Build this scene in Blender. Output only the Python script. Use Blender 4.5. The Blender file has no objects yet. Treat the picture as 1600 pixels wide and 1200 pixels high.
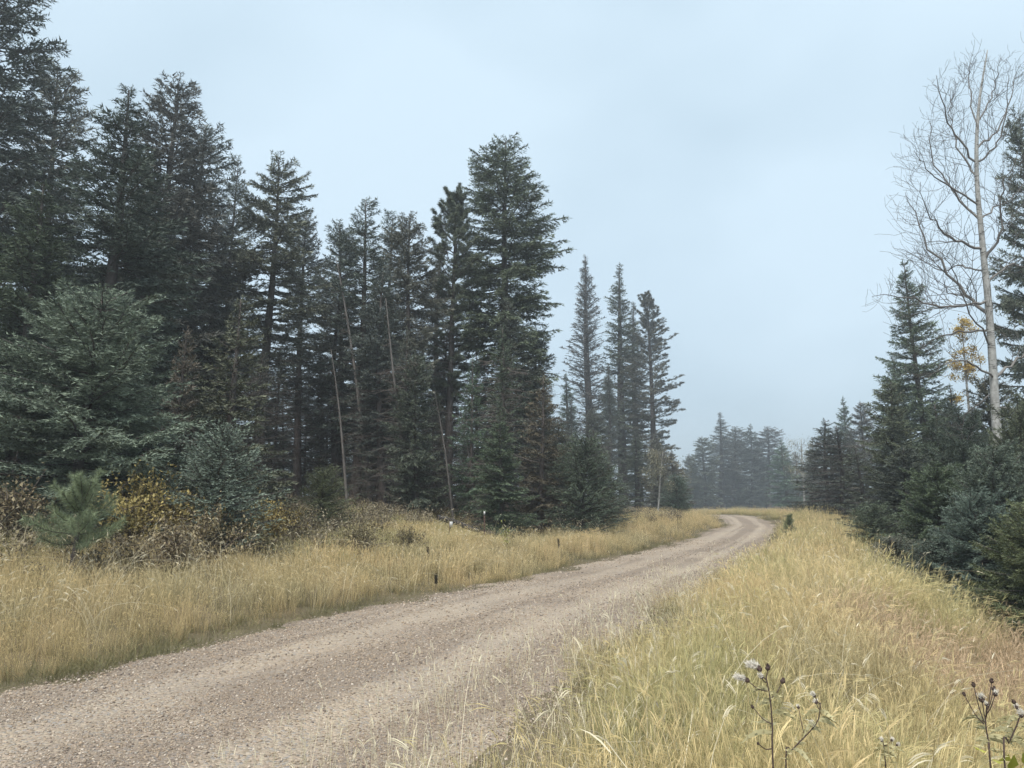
import bpy, math, random
import numpy as np
from mathutils import Vector, Matrix

# ------------------------------------------------------------------ camera, sky, sun, exposure
scene = bpy.context.scene
coll = scene.collection
F_PX, HORIZON, CAM_H = 1186.0, 778.0, 1.6
PITCH = math.atan((HORIZON - 600.0) / F_PX)
cam_d = bpy.data.cameras.new("camera")
cam_d.sensor_width = 36.0
cam_d.lens = 36.0 * F_PX / 1600.0
cam_d.clip_start = 0.05
cam_d.clip_end = 2000.0
cam = bpy.data.objects.new("camera", cam_d)
coll.objects.link(cam)
cam.location = (0, 0, CAM_H)
cam.rotation_euler = (math.pi / 2 + PITCH, 0, 0)
scene.camera = cam

SUN_EL, SUN_AZ = math.radians(58), math.radians(200)
world = bpy.data.worlds.new("World")
scene.world = world
world.use_nodes = True
wn, wl = world.node_tree.nodes, world.node_tree.links
wn.clear()
w_out = wn.new("ShaderNodeOutputWorld")
w_bg = wn.new("ShaderNodeBackground")
w_bg.inputs["Strength"].default_value = 0.1
w_sky = wn.new("ShaderNodeTexSky")
w_sky.sky_type = 'NISHITA'
w_sky.sun_disc = False
w_sky.sun_elevation = SUN_EL
w_sky.sun_rotation = SUN_AZ
w_tc = wn.new("ShaderNodeTexCoord")
w_map = wn.new("ShaderNodeMapping")
w_map.inputs["Scale"].default_value = (1.0, 1.0, 1.6)
w_noise = wn.new("ShaderNodeTexNoise")
w_noise.inputs["Scale"].default_value = 1.9
w_noise.inputs["Detail"].default_value = 3.0
w_noise.inputs["Roughness"].default_value = 0.45
w_ramp = wn.new("ShaderNodeValToRGB")
w_ramp.color_ramp.elements[0].position = 0.40
w_ramp.color_ramp.elements[0].color = (3.55, 4.55, 5.30, 1)
w_ramp.color_ramp.elements[1].position = 0.62
w_ramp.color_ramp.elements[1].color = (4.45, 5.50, 6.30, 1)
w_mix = wn.new("ShaderNodeMix")
w_mix.data_type = 'RGBA'
w_mix.inputs[0].default_value = 0.93
wl.new(w_tc.outputs["Generated"], w_map.inputs["Vector"])
wl.new(w_map.outputs["Vector"], w_noise.inputs["Vector"])
wl.new(w_noise.outputs["Fac"], w_ramp.inputs["Fac"])
wl.new(w_sky.outputs["Color"], w_mix.inputs[6])
wl.new(w_ramp.outputs["Color"], w_mix.inputs[7])
wl.new(w_mix.outputs[2], w_bg.inputs["Color"])
wl.new(w_bg.outputs["Background"], w_out.inputs["Surface"])

sun_d = bpy.data.lights.new("sun", 'SUN')
sun_d.energy = 3.0
sun_d.angle = math.radians(28)
sun_d.color = (1.0, 0.965, 0.91)
sun = bpy.data.objects.new("sun", sun_d)
coll.objects.link(sun)
# light comes from high behind the camera, a little to the left
sdir = Vector((math.sin(SUN_AZ) * math.cos(SUN_EL), math.cos(SUN_AZ) * math.cos(SUN_EL), math.sin(SUN_EL)))
sun.rotation_euler = (-sdir).to_track_quat('-Z', 'Y').to_euler()
sun.location = (0, 0, 60)

vs = scene.view_settings
vs.view_transform = 'Standard'
vs.look = 'None'
vs.exposure = 0.76
vs.gamma = 1.0
scene.cycles.use_denoising = True
vs.use_curve_mapping = False
scene.cycles.max_bounces = 5
scene.cycles.diffuse_bounces = 2
scene.cycles.adaptive_threshold = 0.025
scene.cycles.glossy_bounces = 2
scene.cycles.transmission_bounces = 2
scene.cycles.volume_bounces = 0
scene.cycles.transparent_max_bounces = 4

# ------------------------------------------------------------------ helpers
def ray(px, py):
    r, u = (px - 800.0) / F_PX, (600.0 - py) / F_PX
    c, s = math.cos(PITCH), math.sin(PITCH)
    return np.array([r, c - u * s, s + u * c])

def at(px, py, Y):
    """world point seen at a pixel of the photograph, at forward distance Y"""
    d = ray(px, py)
    t = Y / d[1]
    return np.array([0, 0, CAM_H]) + d * t

def hash2(ix, iy, seed):
    h = np.sin(ix * 127.1 + iy * 311.7 + seed * 74.7) * 43758.5453
    return h - np.floor(h)

def vnoise(x, y, scale, seed=0):
    x = np.asarray(x, float) / scale
    y = np.asarray(y, float) / scale
    ix, iy = np.floor(x), np.floor(y)
    fx, fy = x - ix, y - iy
    fx = fx * fx * (3 - 2 * fx)
    fy = fy * fy * (3 - 2 * fy)
    a, b = hash2(ix, iy, seed), hash2(ix + 1, iy, seed)
    c, d = hash2(ix, iy + 1, seed), hash2(ix + 1, iy + 1, seed)
    return (a * (1 - fx) + b * fx) * (1 - fy) + (c * (1 - fx) + d * fx) * fy

def sstep(a, b, x):
    t = np.clip((np.asarray(x, float) - a) / (b - a), 0, 1)
    return t * t * (3 - 2 * t)

class MB:
    """collects triangles in numpy, makes one mesh"""
    def __init__(self):
        self.v, self.f, self.t, self.n = [], [], [], 0
    def add(self, v, f, tint=0.5):
        v = np.asarray(v, float).reshape(-1, 3)
        f = np.asarray(f, np.int64).reshape(-1, 3)
        self.v.append(v)
        self.f.append(f + self.n)
        tt = np.asarray(tint, float)
        self.t.append(np.full(len(v), float(tt)) if tt.ndim == 0 else tt)
        self.n += len(v)
    def arrays(self):
        if not self.v:
            return np.zeros((0, 3)), np.zeros((0, 3), np.int64), np.zeros(0)
        return np.concatenate(self.v), np.concatenate(self.f), np.concatenate(self.t)
    def mesh(self, name, mat, smooth=False):
        return make_mesh(name, *self.arrays(), mat, smooth)

def make_mesh(name, v, f, t, mat, smooth=False):
    me = bpy.data.meshes.new(name)
    me.vertices.add(len(v))
    me.vertices.foreach_set("co", v.astype(np.float32).ravel())
    me.loops.add(len(f) * 3)
    me.loops.foreach_set("vertex_index", f.astype(np.int32).ravel())
    me.polygons.add(len(f))
    me.polygons.foreach_set("loop_start", np.arange(0, len(f) * 3, 3, dtype=np.int32))
    me.polygons.foreach_set("loop_total", np.full(len(f), 3, np.int32))
    if smooth:
        me.polygons.foreach_set("use_smooth", np.ones(len(f), bool))
    a = me.attributes.new("tint", 'FLOAT', 'POINT')
    a.data.foreach_set("value", t.astype(np.float32))
    me.update()
    me.validate()
    if mat:
        me.materials.append(mat)
    return me

def link(name, me, parent=None):
    o = bpy.data.objects.new(name, me)
    coll.objects.link(o)
    if parent is not None:
        o.parent = parent
    return o

def tag(o, label=None, cat=None, group=None, kind=None):
    if label: o["label"] = label
    if cat: o["category"] = cat
    if group: o["group"] = group
    if kind: o["kind"] = kind
    return o

def empty(name, loc, rz=0.0):
    o = bpy.data.objects.new(name, None)
    coll.objects.link(o)
    o.location = loc
    o.rotation_euler = (0, 0, rz)
    o.empty_display_size = 0.3
    return o

def tube(mb, pts, radii, sides=6, tint=0.5, cap=True, rough=0.0, rng=None):
    """tapered tube along a polyline"""
    pts = np.asarray(pts, float)
    n = len(pts)
    tan = np.gradient(pts, axis=0)
    tan /= np.linalg.norm(tan, axis=1)[:, None] + 1e-9
    ref = np.array([0.0, 0.0, 1.0]) if abs(tan[:, 2]).mean() < 0.8 else np.array([1.0, 0.0, 0.0])
    a = np.cross(tan, ref)
    a /= np.linalg.norm(a, axis=1)[:, None] + 1e-9
    b = np.cross(tan, a)
    ang = np.arange(sides) * 2 * math.pi / sides
    rad = np.asarray(radii, float)[:, None] * np.ones((1, sides))
    if rough and rng is not None:
        rad = rad * (1 + rng.uniform(-rough, rough, rad.shape))
    v = pts[:, None, :] + rad[..., None] * (np.cos(ang)[None, :, None] * a[:, None, :] + np.sin(ang)[None, :, None] * b[:, None, :])
    v = v.reshape(-1, 3)
    i = np.arange(n - 1)[:, None] * sides + np.arange(sides)[None, :]
    j = np.arange(n - 1)[:, None] * sides + (np.arange(sides)[None, :] + 1) % sides
    f = np.concatenate([np.stack([i, j, j + sides], -1).reshape(-1, 3), np.stack([i, j + sides, i + sides], -1).reshape(-1, 3)])
    if cap:
        v = np.concatenate([v, pts[-1:]])
        k = (n - 1) * sides
        f = np.concatenate([f, [[k + q, k + (q + 1) % sides, n * sides] for q in range(sides)]])
    mb.add(v, f, tint)

def spline(P, n):
    """Catmull-Rom through control points"""
    P = np.asarray(P, float)
    Q = np.concatenate([[2 * P[0] - P[1]], P, [2 * P[-1] - P[-2]]])
    out = []
    ts = np.linspace(0, len(P) - 1, n)
    for t in ts:
        k = min(int(t), len(P) - 2)
        u = t - k
        a, b, c, d = Q[k], Q[k + 1], Q[k + 2], Q[k + 3]
        out.append(0.5 * ((2 * b) + (c - a) * u + (2 * a - 5 * b + 4 * c - d) * u * u + (3 * b - a - 3 * c + d) * u ** 3))
    return np.array(out)

# ------------------------------------------------------------------ materials
def new_mat(name):
    m = bpy.data.materials.new(name)
    m.use_nodes = True
    nt = m.node_tree
    for n in list(nt.nodes):
        nt.nodes.remove(n)
    out = nt.nodes.new("ShaderNodeOutputMaterial")
    bs = nt.nodes.new("ShaderNodeBsdfPrincipled")
    bs.inputs["Roughness"].default_value = 0.75
    bs.inputs["Specular IOR Level"].default_value = 0.2
    nt.links.new(bs.outputs[0], out.inputs[0])
    return m, nt, bs, out

def nd(nt, typ, **kw):
    n = nt.nodes.new(typ)
    for k, v in kw.items():
        setattr(n, k, v)
    return n

def mixc(nt, fac, a, b, blend='MIX'):
    m = nd(nt, "ShaderNodeMix", data_type='RGBA', blend_type=blend)
    for idx, s in ((0, fac), (6, a), (7, b)):
        if hasattr(s, "is_linked"):
            nt.links.new(s, m.inputs[idx])
        elif idx == 0:
            m.inputs[0].default_value = s
        else:
            m.inputs[idx].default_value = (*s, 1)
    return m.outputs[2]

def noise(nt, scale, detail=3.0, rough=0.55, vec=None, off=None):
    n = nd(nt, "ShaderNodeTexNoise")
    n.inputs["Scale"].default_value = scale
    n.inputs["Detail"].default_value = detail
    n.inputs["Roughness"].default_value = rough
    if vec is not None:
        nt.links.new(vec, n.inputs["Vector"])
    return n.outputs["Fac"]

def ramp(nt, fac, lo, hi):
    n = nd(nt, "ShaderNodeMapRange")
    n.inputs[1].default_value = lo
    n.inputs[2].default_value = hi
    n.clamp = True
    nt.links.new(fac, n.inputs[0])
    return n.outputs[0]

def attr(nt, name):
    n = nd(nt, "ShaderNodeAttribute", attribute_name=name)
    return n.outputs["Fac"]

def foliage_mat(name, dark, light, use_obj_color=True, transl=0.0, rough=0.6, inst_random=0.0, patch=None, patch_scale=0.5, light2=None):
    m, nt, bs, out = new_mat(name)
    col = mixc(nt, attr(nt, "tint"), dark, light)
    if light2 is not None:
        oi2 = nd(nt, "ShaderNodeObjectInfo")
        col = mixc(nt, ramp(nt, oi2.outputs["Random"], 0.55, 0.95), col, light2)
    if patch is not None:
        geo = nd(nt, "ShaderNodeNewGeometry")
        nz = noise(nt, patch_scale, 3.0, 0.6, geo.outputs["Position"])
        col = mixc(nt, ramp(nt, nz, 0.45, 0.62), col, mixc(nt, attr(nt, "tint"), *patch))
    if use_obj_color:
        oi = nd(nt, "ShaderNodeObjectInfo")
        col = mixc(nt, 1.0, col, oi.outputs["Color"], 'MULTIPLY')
    if inst_random:
        oi = nd(nt, "ShaderNodeObjectInfo")
        mr = nd(nt, "ShaderNodeMapRange")
        mr.inputs[3].default_value = 1 - inst_random
        mr.inputs[4].default_value = 1 + inst_random
        nt.links.new(oi.outputs["Random"], mr.inputs[0])
        hs = nd(nt, "ShaderNodeHueSaturation")
        nt.links.new(mr.outputs[0], hs.inputs["Value"])
        nt.links.new(col, hs.inputs["Color"])
        col = hs.outputs[0]
    nt.links.new(col, bs.inputs["Base Color"])
    bs.inputs["Roughness"].default_value = rough
    if transl:
        tr = nd(nt, "ShaderNodeBsdfTranslucent")
        nt.links.new(col, tr.inputs[0])
        mx = nd(nt, "ShaderNodeMixShader")
        mx.inputs[0].default_value = transl
        nt.links.new(bs.outputs[0], mx.inputs[1])
        nt.links.new(tr.outputs[0], mx.inputs[2])
        nt.links.new(mx.outputs[0], out.inputs[0])
    return m

def bark_mat(name, a, b, scale=(9, 9, 2.2), bump=0.6, marks=None):
    m, nt, bs, out = new_mat(name)
    tc = nd(nt, "ShaderNodeTexCoord")
    mp = nd(nt, "ShaderNodeMapping")
    mp.inputs["Scale"].default_value = scale
    nt.links.new(tc.outputs["Object"], mp.inputs["Vector"])
    n1 = noise(nt, 2.0, 5.0, 0.65, mp.outputs["Vector"])
    col = mixc(nt, ramp(nt, n1, 0.3, 0.7), a, b)
    if marks is not None:
        mp2 = nd(nt, "ShaderNodeMapping")
        mp2.inputs["Scale"].default_value = (2.5, 2.5, 14)
        nt.links.new(tc.outputs["Object"], mp2.inputs["Vector"])
        n2 = noise(nt, 1.5, 3.0, 0.6, mp2.outputs["Vector"])
        col = mixc(nt, ramp(nt, n2, 0.57, 0.66), col, marks)
    nt.links.new(col, bs.inputs["Base Color"])
    bs.inputs["Roughness"].default_value = 0.9
    bp = nd(nt, "ShaderNodeBump")
    bp.inputs["Strength"].default_value = bump
    bp.inputs["Distance"].default_value = 0.03
    nt.links.new(n1, bp.inputs["Height"])
    nt.links.new(bp.outputs[0], bs.inputs["Normal"])
    return m

M = {}
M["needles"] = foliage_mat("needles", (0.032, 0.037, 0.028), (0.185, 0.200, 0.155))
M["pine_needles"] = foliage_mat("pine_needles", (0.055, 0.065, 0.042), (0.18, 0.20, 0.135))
M["bark"] = bark_mat("bark", (0.055, 0.046, 0.042), (0.13, 0.11, 0.10))
M["wood"] = bark_mat("branch_wood", (0.060, 0.050, 0.045), (0.11, 0.095, 0.085), bump=0.2)
M["dead"] = foliage_mat("dead_twigs", (0.075, 0.062, 0.056), (0.165, 0.145, 0.13), rough=0.9)
M["dead_bark"] = bark_mat("dead_bark", (0.085, 0.075, 0.068), (0.18, 0.165, 0.15))
M["aspen_bark"] = bark_mat("aspen_bark", (0.20, 0.195, 0.18), (0.40, 0.395, 0.37), (6, 6, 3), 0.25, (0.06, 0.055, 0.05))
M["aspen_twig"] = foliage_mat("aspen_twig", (0.075, 0.066, 0.060), (0.25, 0.235, 0.215), rough=0.85)

# ------------------------------------------------------------------ road line and terrain
ROAD = np.array([  # x, Y, half width
    (-12.5, -20, 2.15), (-6.5, -5, 2.15), (-2.5, 5, 2.12), (0.40, 12, 1.85), (2.15, 15.6, 1.65), (4.65, 21, 1.6),
    (7.0, 26, 1.4), (10.25, 34, 1.2), (12.2, 39.5, 1.12), (14.6, 51, 1.1), (14.6, 58, 1.1), (12.8, 64, 1.15),
    (8.8, 68.0, 1.3), (1.5, 71.0, 1.5), (-8, 72.5, 1.8), (-30, 74, 1.8), (-110, 76, 1.8)])
RC = spline(ROAD, 640)
seg = np.r_[0, np.cumsum(np.linalg.norm(np.diff(RC[:, :2], axis=0), axis=1))]
ss = np.linspace(0, seg[-1], 620)
RC = np.stack([np.interp(ss, seg, RC[:, k]) for k in range(3)], 1)
RT = np.gradient(RC[:, :2], axis=0)
RT /= np.linalg.norm(RT, axis=1)[:, None]
RN = np.stack([RT[:, 1], -RT[:, 0]], 1)          # to the right of travel

def road_coords(x, y):
    """signed lateral offset from the centre line (right positive), half width there, nearest index"""
    x = np.atleast_1d(np.asarray(x, float)).ravel()
    y = np.atleast_1d(np.asarray(y, float)).ravel()
    s, hw, idx = np.empty(len(x)), np.empty(len(x)), np.empty(len(x), int)
    for a in range(0, len(x), 20000):
        dx = x[a:a + 20000, None] - RC[None, :, 0]
        dy = y[a:a + 20000, None] - RC[None, :, 1]
        d2 = dx * dx + dy * dy
        k = d2.argmin(1)
        r = np.arange(len(k))
        side = np.sign(dx[r, k] * RN[k, 0] + dy[r, k] * RN[k, 1])
        s[a:a + 20000] = side * np.sqrt(d2[r, k])
        hw[a:a + 20000] = RC[k, 2]
        idx[a:a + 20000] = k
    return s, hw, idx

def base_z(x, y):
    return 0.40 * sstep(20, 50, y) - 0.42 * sstep(50, 76, y)

def terrain(x, y, road_cut=True):
    x = np.atleast_1d(np.asarray(x, float)).ravel()
    y = np.atleast_1d(np.asarray(y, float)).ravel()
    s, hw, _ = road_coords(x, y)
    z = base_z(x, y)
    dL, dR = -s - hw, s - hw
    amp = 0.95 - 0.70 * sstep(-5, 4, x + 0.06 * y)
    far = sstep(58, 70, y)
    left = amp * sstep(0.8, 9.5, dL) - 0.08 * np.exp(-((dL - 0.8) / 0.6) ** 2) + 0.012 * np.clip(dL - 9, 0, 60)
    right = 0.05 * np.exp(-((dR - 1.6) / 1.2) ** 2) - (4.4 * (1 - 0.85 * far)) * sstep(2.4 - 1.0 * (1 - sstep(5, 13, y)), 11.5 - 1.8 * (1 - sstep(5, 13, y)), dR) * (1 - 0.15 * sstep(30, 50, y))
    z = z + np.where(s < 0, np.where(dL > 0, left, 0), np.where(dR > 0, right, 0))
    off = np.abs(s) - hw
    w = sstep(0.0, 2.0, off)
    z = z + w * ((vnoise(x, y, 2.7, 1) - 0.5) * 0.16 + (vnoise(x, y, 0.9, 2) - 0.5) * 0.07) + sstep(6, 20, off) * (vnoise(x, y, 9, 3) - 0.5) * 0.5
    if road_cut:
        z = z - 0.05 * (1 - sstep(-0.55, 0.05, off + (vnoise(x, y, 0.8, 5) - 0.5) * 0.5)) 
    return z

def tz(x, y):
    return float(terrain([x], [y])[0])

def ground_at(px, py, y0=4.0, y1=60.0):
    """distance at which the sight line through a photograph pixel meets the ground"""
    Y = np.linspace(y0, y1, 1200)
    d = ray(px, py)
    t = Y / d[1]
    g = terrain(d[0] * t, Y)
    hit = np.nonzero(CAM_H + d[2] * t <= g)[0]
    return float(Y[hit[0]]) if len(hit) else float(y1)

# ground sheet: fine near the camera, coarse at the horizon
def graded(lo, hi, n, c, p):
    t = np.linspace(-1, 1, n)
    g = np.sign(t) * np.abs(t) ** p
    return np.where(g < 0, c + g * (c - lo), c + g * (hi - c))
gx = graded(-320, 320, 330, 1.5, 2.9)
gy = graded(-60, 480, 380, 10.0, 2.5)
GX, GY = np.meshgrid(gx, gy)
GZ = terrain(GX.ravel(), GY.ravel())
nv = len(gx)
ii = (np.arange(len(gy) - 1)[:, None] * nv + np.arange(nv - 1)[None, :]).ravel()
gf = np.concatenate([np.stack([ii, ii + 1, ii + nv + 1], 1), np.stack([ii, ii + nv + 1, ii + nv], 1)])
sG, hG, _ = road_coords(GX.ravel(), GY.ravel())
# tint: 0 grass soil, 1 forest floor
forest = np.where(sG < 0, sstep(9.0, 11.5, -sG - hG + 2 * vnoise(GX.ravel(), GY.ravel(), 3, 8) - sstep(0, 5, GX.ravel()) * -3.5), sstep(4.5, 7.5, sG - hG))
def ground_mat():
    m, nt, bs, out = new_mat("ground_soil")
    geo = nd(nt, "ShaderNodeNewGeometry")
    P = geo.outputs["Position"]
    n1 = noise(nt, 0.6, 5, 0.6, P)
    n2 = noise(nt, 14.0, 4, 0.65, P)
    grass = mixc(nt, ramp(nt, n1, 0.35, 0.65), (0.10, 0.092, 0.048), (0.16, 0.125, 0.075))
    grass = mixc(nt, ramp(nt, n2, 0.35, 0.7), grass, (0.11, 0.085, 0.055))
    litter = mixc(nt, ramp(nt, n2, 0.3, 0.7), (0.050, 0.038, 0.030), (0.115, 0.085, 0.065))
    col = mixc(nt, attr(nt, "tint"), grass, litter)
    nt.links.new(col, bs.inputs["Base Color"])
    bs.inputs["Roughness"].default_value = 0.95
    bp = nd(nt, "ShaderNodeBump")
    bp.inputs["Strength"].default_value = 0.7
    bp.inputs["Distance"].default_value = 0.04
    nt.links.new(n2, bp.inputs["Height"])
    nt.links.new(bp.outputs[0], bs.inputs["Normal"])
    return m
M["ground"] = ground_mat()
ground = link("ground", make_mesh("ground", np.stack([GX.ravel(), GY.ravel(), GZ], 1), gf, forest, M["ground"], True))
tag(ground, kind="structure", label="grassy verge and forest floor rolling away on both sides of the road")

# the gravel road: cambered strip with two wheel tracks, its ragged rims dipping into the verge
def road_profile(u, hw, x, y):
    z = 0.030 * (1 - (u / hw) ** 2)
    for c in (-0.42, 0.42):
        z = z - 0.022 * np.exp(-((u - c * hw) / 0.22) ** 2)
    z = z + (vnoise(x, y, 0.5, 11) - 0.5) * 0.02 + (vnoise(x, y, 2.2, 12) - 0.5) * 0.03
    edge = np.abs(u) - hw + (vnoise(x, y, 0.7, 13) - 0.5) * 0.8 + (vnoise(x, y, 0.25, 14) - 0.5) * 0.35
    z = z + 0.012 - 0.11 * sstep(-0.05, 0.55, edge)
    return z
def road_z(x, y):
    s, hw, _ = road_coords(x, y)
    return base_z(x, y) + road_profile(s, hw, x, y)
rs = np.r_[np.linspace(0, seg[-1] * 0.12, 40), np.linspace(seg[-1] * 0.121, seg[-1] * 0.30, 360), np.linspace(seg[-1] * 0.301, seg[-1] * 0.56, 160), np.linspace(seg[-1] * 0.561, seg[-1], 60)]
rc = np.stack([np.interp(rs, ss, RC[:, k]) for k in range(3)], 1)
rn = np.stack([np.interp(rs, ss, RN[:, k]) for k in range(2)], 1)
rn /= np.linalg.norm(rn, axis=1)[:, None]
NU = 64
uu = np.linspace(-1, 1, NU)[None, :] * (rc[:, 2:3] + 0.75)
RX = rc[:, 0:1] + rn[:, 0:1] * uu
RY = rc[:, 1:2] + rn[:, 1:2] * uu
RZ = base_z(RX, RY) + road_profile(uu, rc[:, 2:3] * np.ones_like(uu), RX, RY)
ii = (np.arange(len(rs) - 1)[:, None] * NU + np.arange(NU - 1)[None, :]).ravel()
rf = np.concatenate([np.stack([ii, ii + 1, ii + NU + 1], 1), np.stack([ii, ii + NU + 1, ii + NU], 1)])
un = uu / rc[:, 2:3] + (vnoise(rs, rs * 0, 6.0, 31)[:, None] - 0.5) * 0.14
ssr = rs[:, None] * np.ones_like(un)
rt = np.exp(-((np.abs(un) - 0.43) / 0.15) ** 2) * (0.55 + 0.45 * vnoise(RX, RY, 2.5, 32))
rt = np.clip(rt + 0.9 * (vnoise(un * 9, ssr * 0.12, 1.0, 33) - 0.5) + 0.5 * (vnoise(RX, RY, 1.1, 34) - 0.5), 0, 1).ravel()
def road_mat():
    m, nt, bs, out = new_mat("gravel")
    geo = nd(nt, "ShaderNodeNewGeometry")
    P = geo.outputs["Position"]
    vo = nd(nt, "ShaderNodeTexVoronoi")
    vo.inputs["Scale"].default_value = 42.0
    nt.links.new(P, vo.inputs["Vector"])
    sep = nd(nt, "ShaderNodeSeparateColor")
    nt.links.new(vo.outputs["Color"], sep.inputs[0])
    big = noise(nt, 0.55, 4, 0.6, P)
    fine = noise(nt, 60, 3, 0.6, P)
    stone = mixc(nt, sep.outputs[0], (0.165, 0.126, 0.088), (0.47, 0.38, 0.285))
    stone = mixc(nt, ramp(nt, sep.outputs[1], 0.55, 0.9), stone, (0.33, 0.25, 0.195))
    stone = mixc(nt, ramp(nt, sep.outputs[2], 0.75, 0.95), stone, (0.25, 0.24, 0.235))
    dust = mixc(nt, ramp(nt, big, 0.38, 0.62), (0.40, 0.32, 0.23), (0.28, 0.235, 0.185))
    col = mixc(nt, 0.36, stone, dust)
    col = mixc(nt, ramp(nt, fine, 0.6, 0.75), col, (0.17, 0.135, 0.11))
    # packed fines in the wheel tracks, darker coarse stone on the loose ridges
    tr = attr(nt, "tint")
    col = mixc(nt, ramp(nt, tr, 0.4, 2.6), col, (0.44, 0.365, 0.28))
    inv = nd(nt, "ShaderNodeMapRange")
    inv.inputs[1].default_value, inv.inputs[2].default_value = 0.30, 0.0
    inv.inputs[3].default_value, inv.inputs[4].default_value = 0.0, 0.5
    nt.links.new(tr, inv.inputs[0])
    col = mixc(nt, inv.outputs[0], col, (0.155, 0.118, 0.092))
    nt.links.new(col, bs.inputs["Base Color"])
    bs.inputs["Roughness"].default_value = 0.9
    bp = nd(nt, "ShaderNodeBump")
    bp.inputs["Strength"].default_value = 0.9
    bp.inputs["Distance"].default_value = 0.02
    nt.links.new(vo.outputs["Distance"], bp.inputs["Height"])
    bp.invert = True
    nt.links.new(bp.outputs[0], bs.inputs["Normal"])
    return m
M["road"] = road_mat()
road = link("gravel_road", make_mesh("gravel_road", np.stack([RX.ravel(), RY.ravel(), RZ.ravel()], 1), rf, rt, M["road"], True))
tag(road, kind="structure", label="winding pinkish grey gravel road with wheel tracks")

# ------------------------------------------------------------------ conifers
def frame(d):
    d = d / (np.linalg.norm(d, axis=-1, keepdims=True) + 1e-9)
    ref = np.where(np.abs(d[..., 2:3]) < 0.9, np.array([0, 0, 1.0]), np.array([1.0, 0, 0]))
    a = np.cross(d, ref)
    a /= np.linalg.norm(a, axis=-1, keepdims=True) + 1e-9
    return d, a, np.cross(d, a)

def blades(base, dirv, length, width, rng, roll=None):
    """one narrow triangle per row"""
    n = len(base)
    d, a, b = frame(dirv)
    r = rng.uniform(0, math.pi, n) if roll is None else roll
    side = a * np.cos(r)[:, None] + b * np.sin(r)[:, None]
    v = np.empty((n, 3, 3))
    v[:, 0] = base + side * width[:, None] * 0.5
    v[:, 1] = base - side * width[:, None] * 0.5
    v[:, 2] = base + d * length[:, None]
    return v.reshape(-1, 3), np.arange(n * 3).reshape(-1, 3)

def spruce_branch(L, rng, dens=1.0, needle=0.095, width=0.024, droop=0.16, lift=0.12, start=0.12, twig=0.36, fan=50):
    """a bough along +X: needle blades (v, f, tint) and the woody stem polyline"""
    def stem(t):
        t = np.asarray(t, float)
        return np.stack([t * L, 0.03 * L * np.sin(t * 5 + ph), L * (-droop * t + (droop * 0.3 + lift) * t * t)], -1)
    ph = rng.uniform(0, 6)
    V, Fc, T = [], [], []
    nb = 0
    nt_ = max(4, int(L * (1 - start) / 0.075 * dens))
    ts = np.linspace(start, 0.98, nt_) + rng.uniform(-0.02, 0.02, nt_)
    twigs = []
    for t in ts:
        for sgn in (-1, 1):
            if rng.random() < 0.12:
                continue
            tl = (twig * L * (1 - t) ** 0.75 * (0.35 + 0.65 * min(1, t * 2.2)) + 0.10) * rng.uniform(0.6, 1.2)
            an = math.radians(fan + rng.uniform(-14, 14)) * sgn
            dr = rng.uniform(-0.42, 0.05)
            twigs.append((stem(t), np.array([math.cos(an), math.sin(an), dr]), tl))
            if tl > 0.38:                        # side twigs of the long ones
                for q in (0.4, 0.68):
                    a2 = an + math.radians(rng.uniform(30, 50)) * rng.choice((-1, 1))
                    d0 = np.array([math.cos(an), math.sin(an), dr])
                    twigs.append((stem(t) + d0 * tl * q, np.array([math.cos(a2), math.sin(a2), dr - 0.1]), tl * 0.42))
    twigs.append((stem(0.8), stem(1.0) - stem(0.8), 0.24 * L + 0.05))
    for p, d, tl in twigs:
        d = d / np.linalg.norm(d)
        n = max(4, int(tl / 0.030 * dens))
        s = np.sort(rng.uniform(0.02, 1, n)) * tl
        curve = np.zeros((n, 3))
        curve[:, 2] = -0.18 * (s ** 2) / max(tl, 0.2)
        base = p + d * s[:, None] + curve
        dd, a, b = frame(np.repeat(d[None], n, 0))
        az = rng.uniform(0, 2 * math.pi, n)
        rad = a * np.cos(az)[:, None] + b * np.sin(az)[:, None]
        rad[:, 2] += 0.25
        dirv = dd * rng.uniform(0.55, 1.0, n)[:, None] + rad * rng.uniform(0.45, 0.8, n)[:, None]
        ln = needle * rng.uniform(0.7, 1.25, n)
        v, f = blades(base, dirv, ln, width * rng.uniform(0.7, 1.3, n), rng)
        V.append(v); Fc.append(f + nb); nb += len(v)
        tw = rng.uniform(0.1, 0.75)
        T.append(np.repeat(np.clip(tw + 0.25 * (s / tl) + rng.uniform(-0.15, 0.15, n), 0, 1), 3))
        # the twig's own wood, as a sliver
        v, f = blades(p[None], d[None], np.array([tl]), np.array([0.012]), rng)
        V.append(v); Fc.append(f + nb); nb += 3
        T.append(np.full(3, 0.0))
    return np.concatenate(V), np.concatenate(Fc), np.concatenate(T), stem(np.linspace(0, 0.95, 5))

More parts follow.
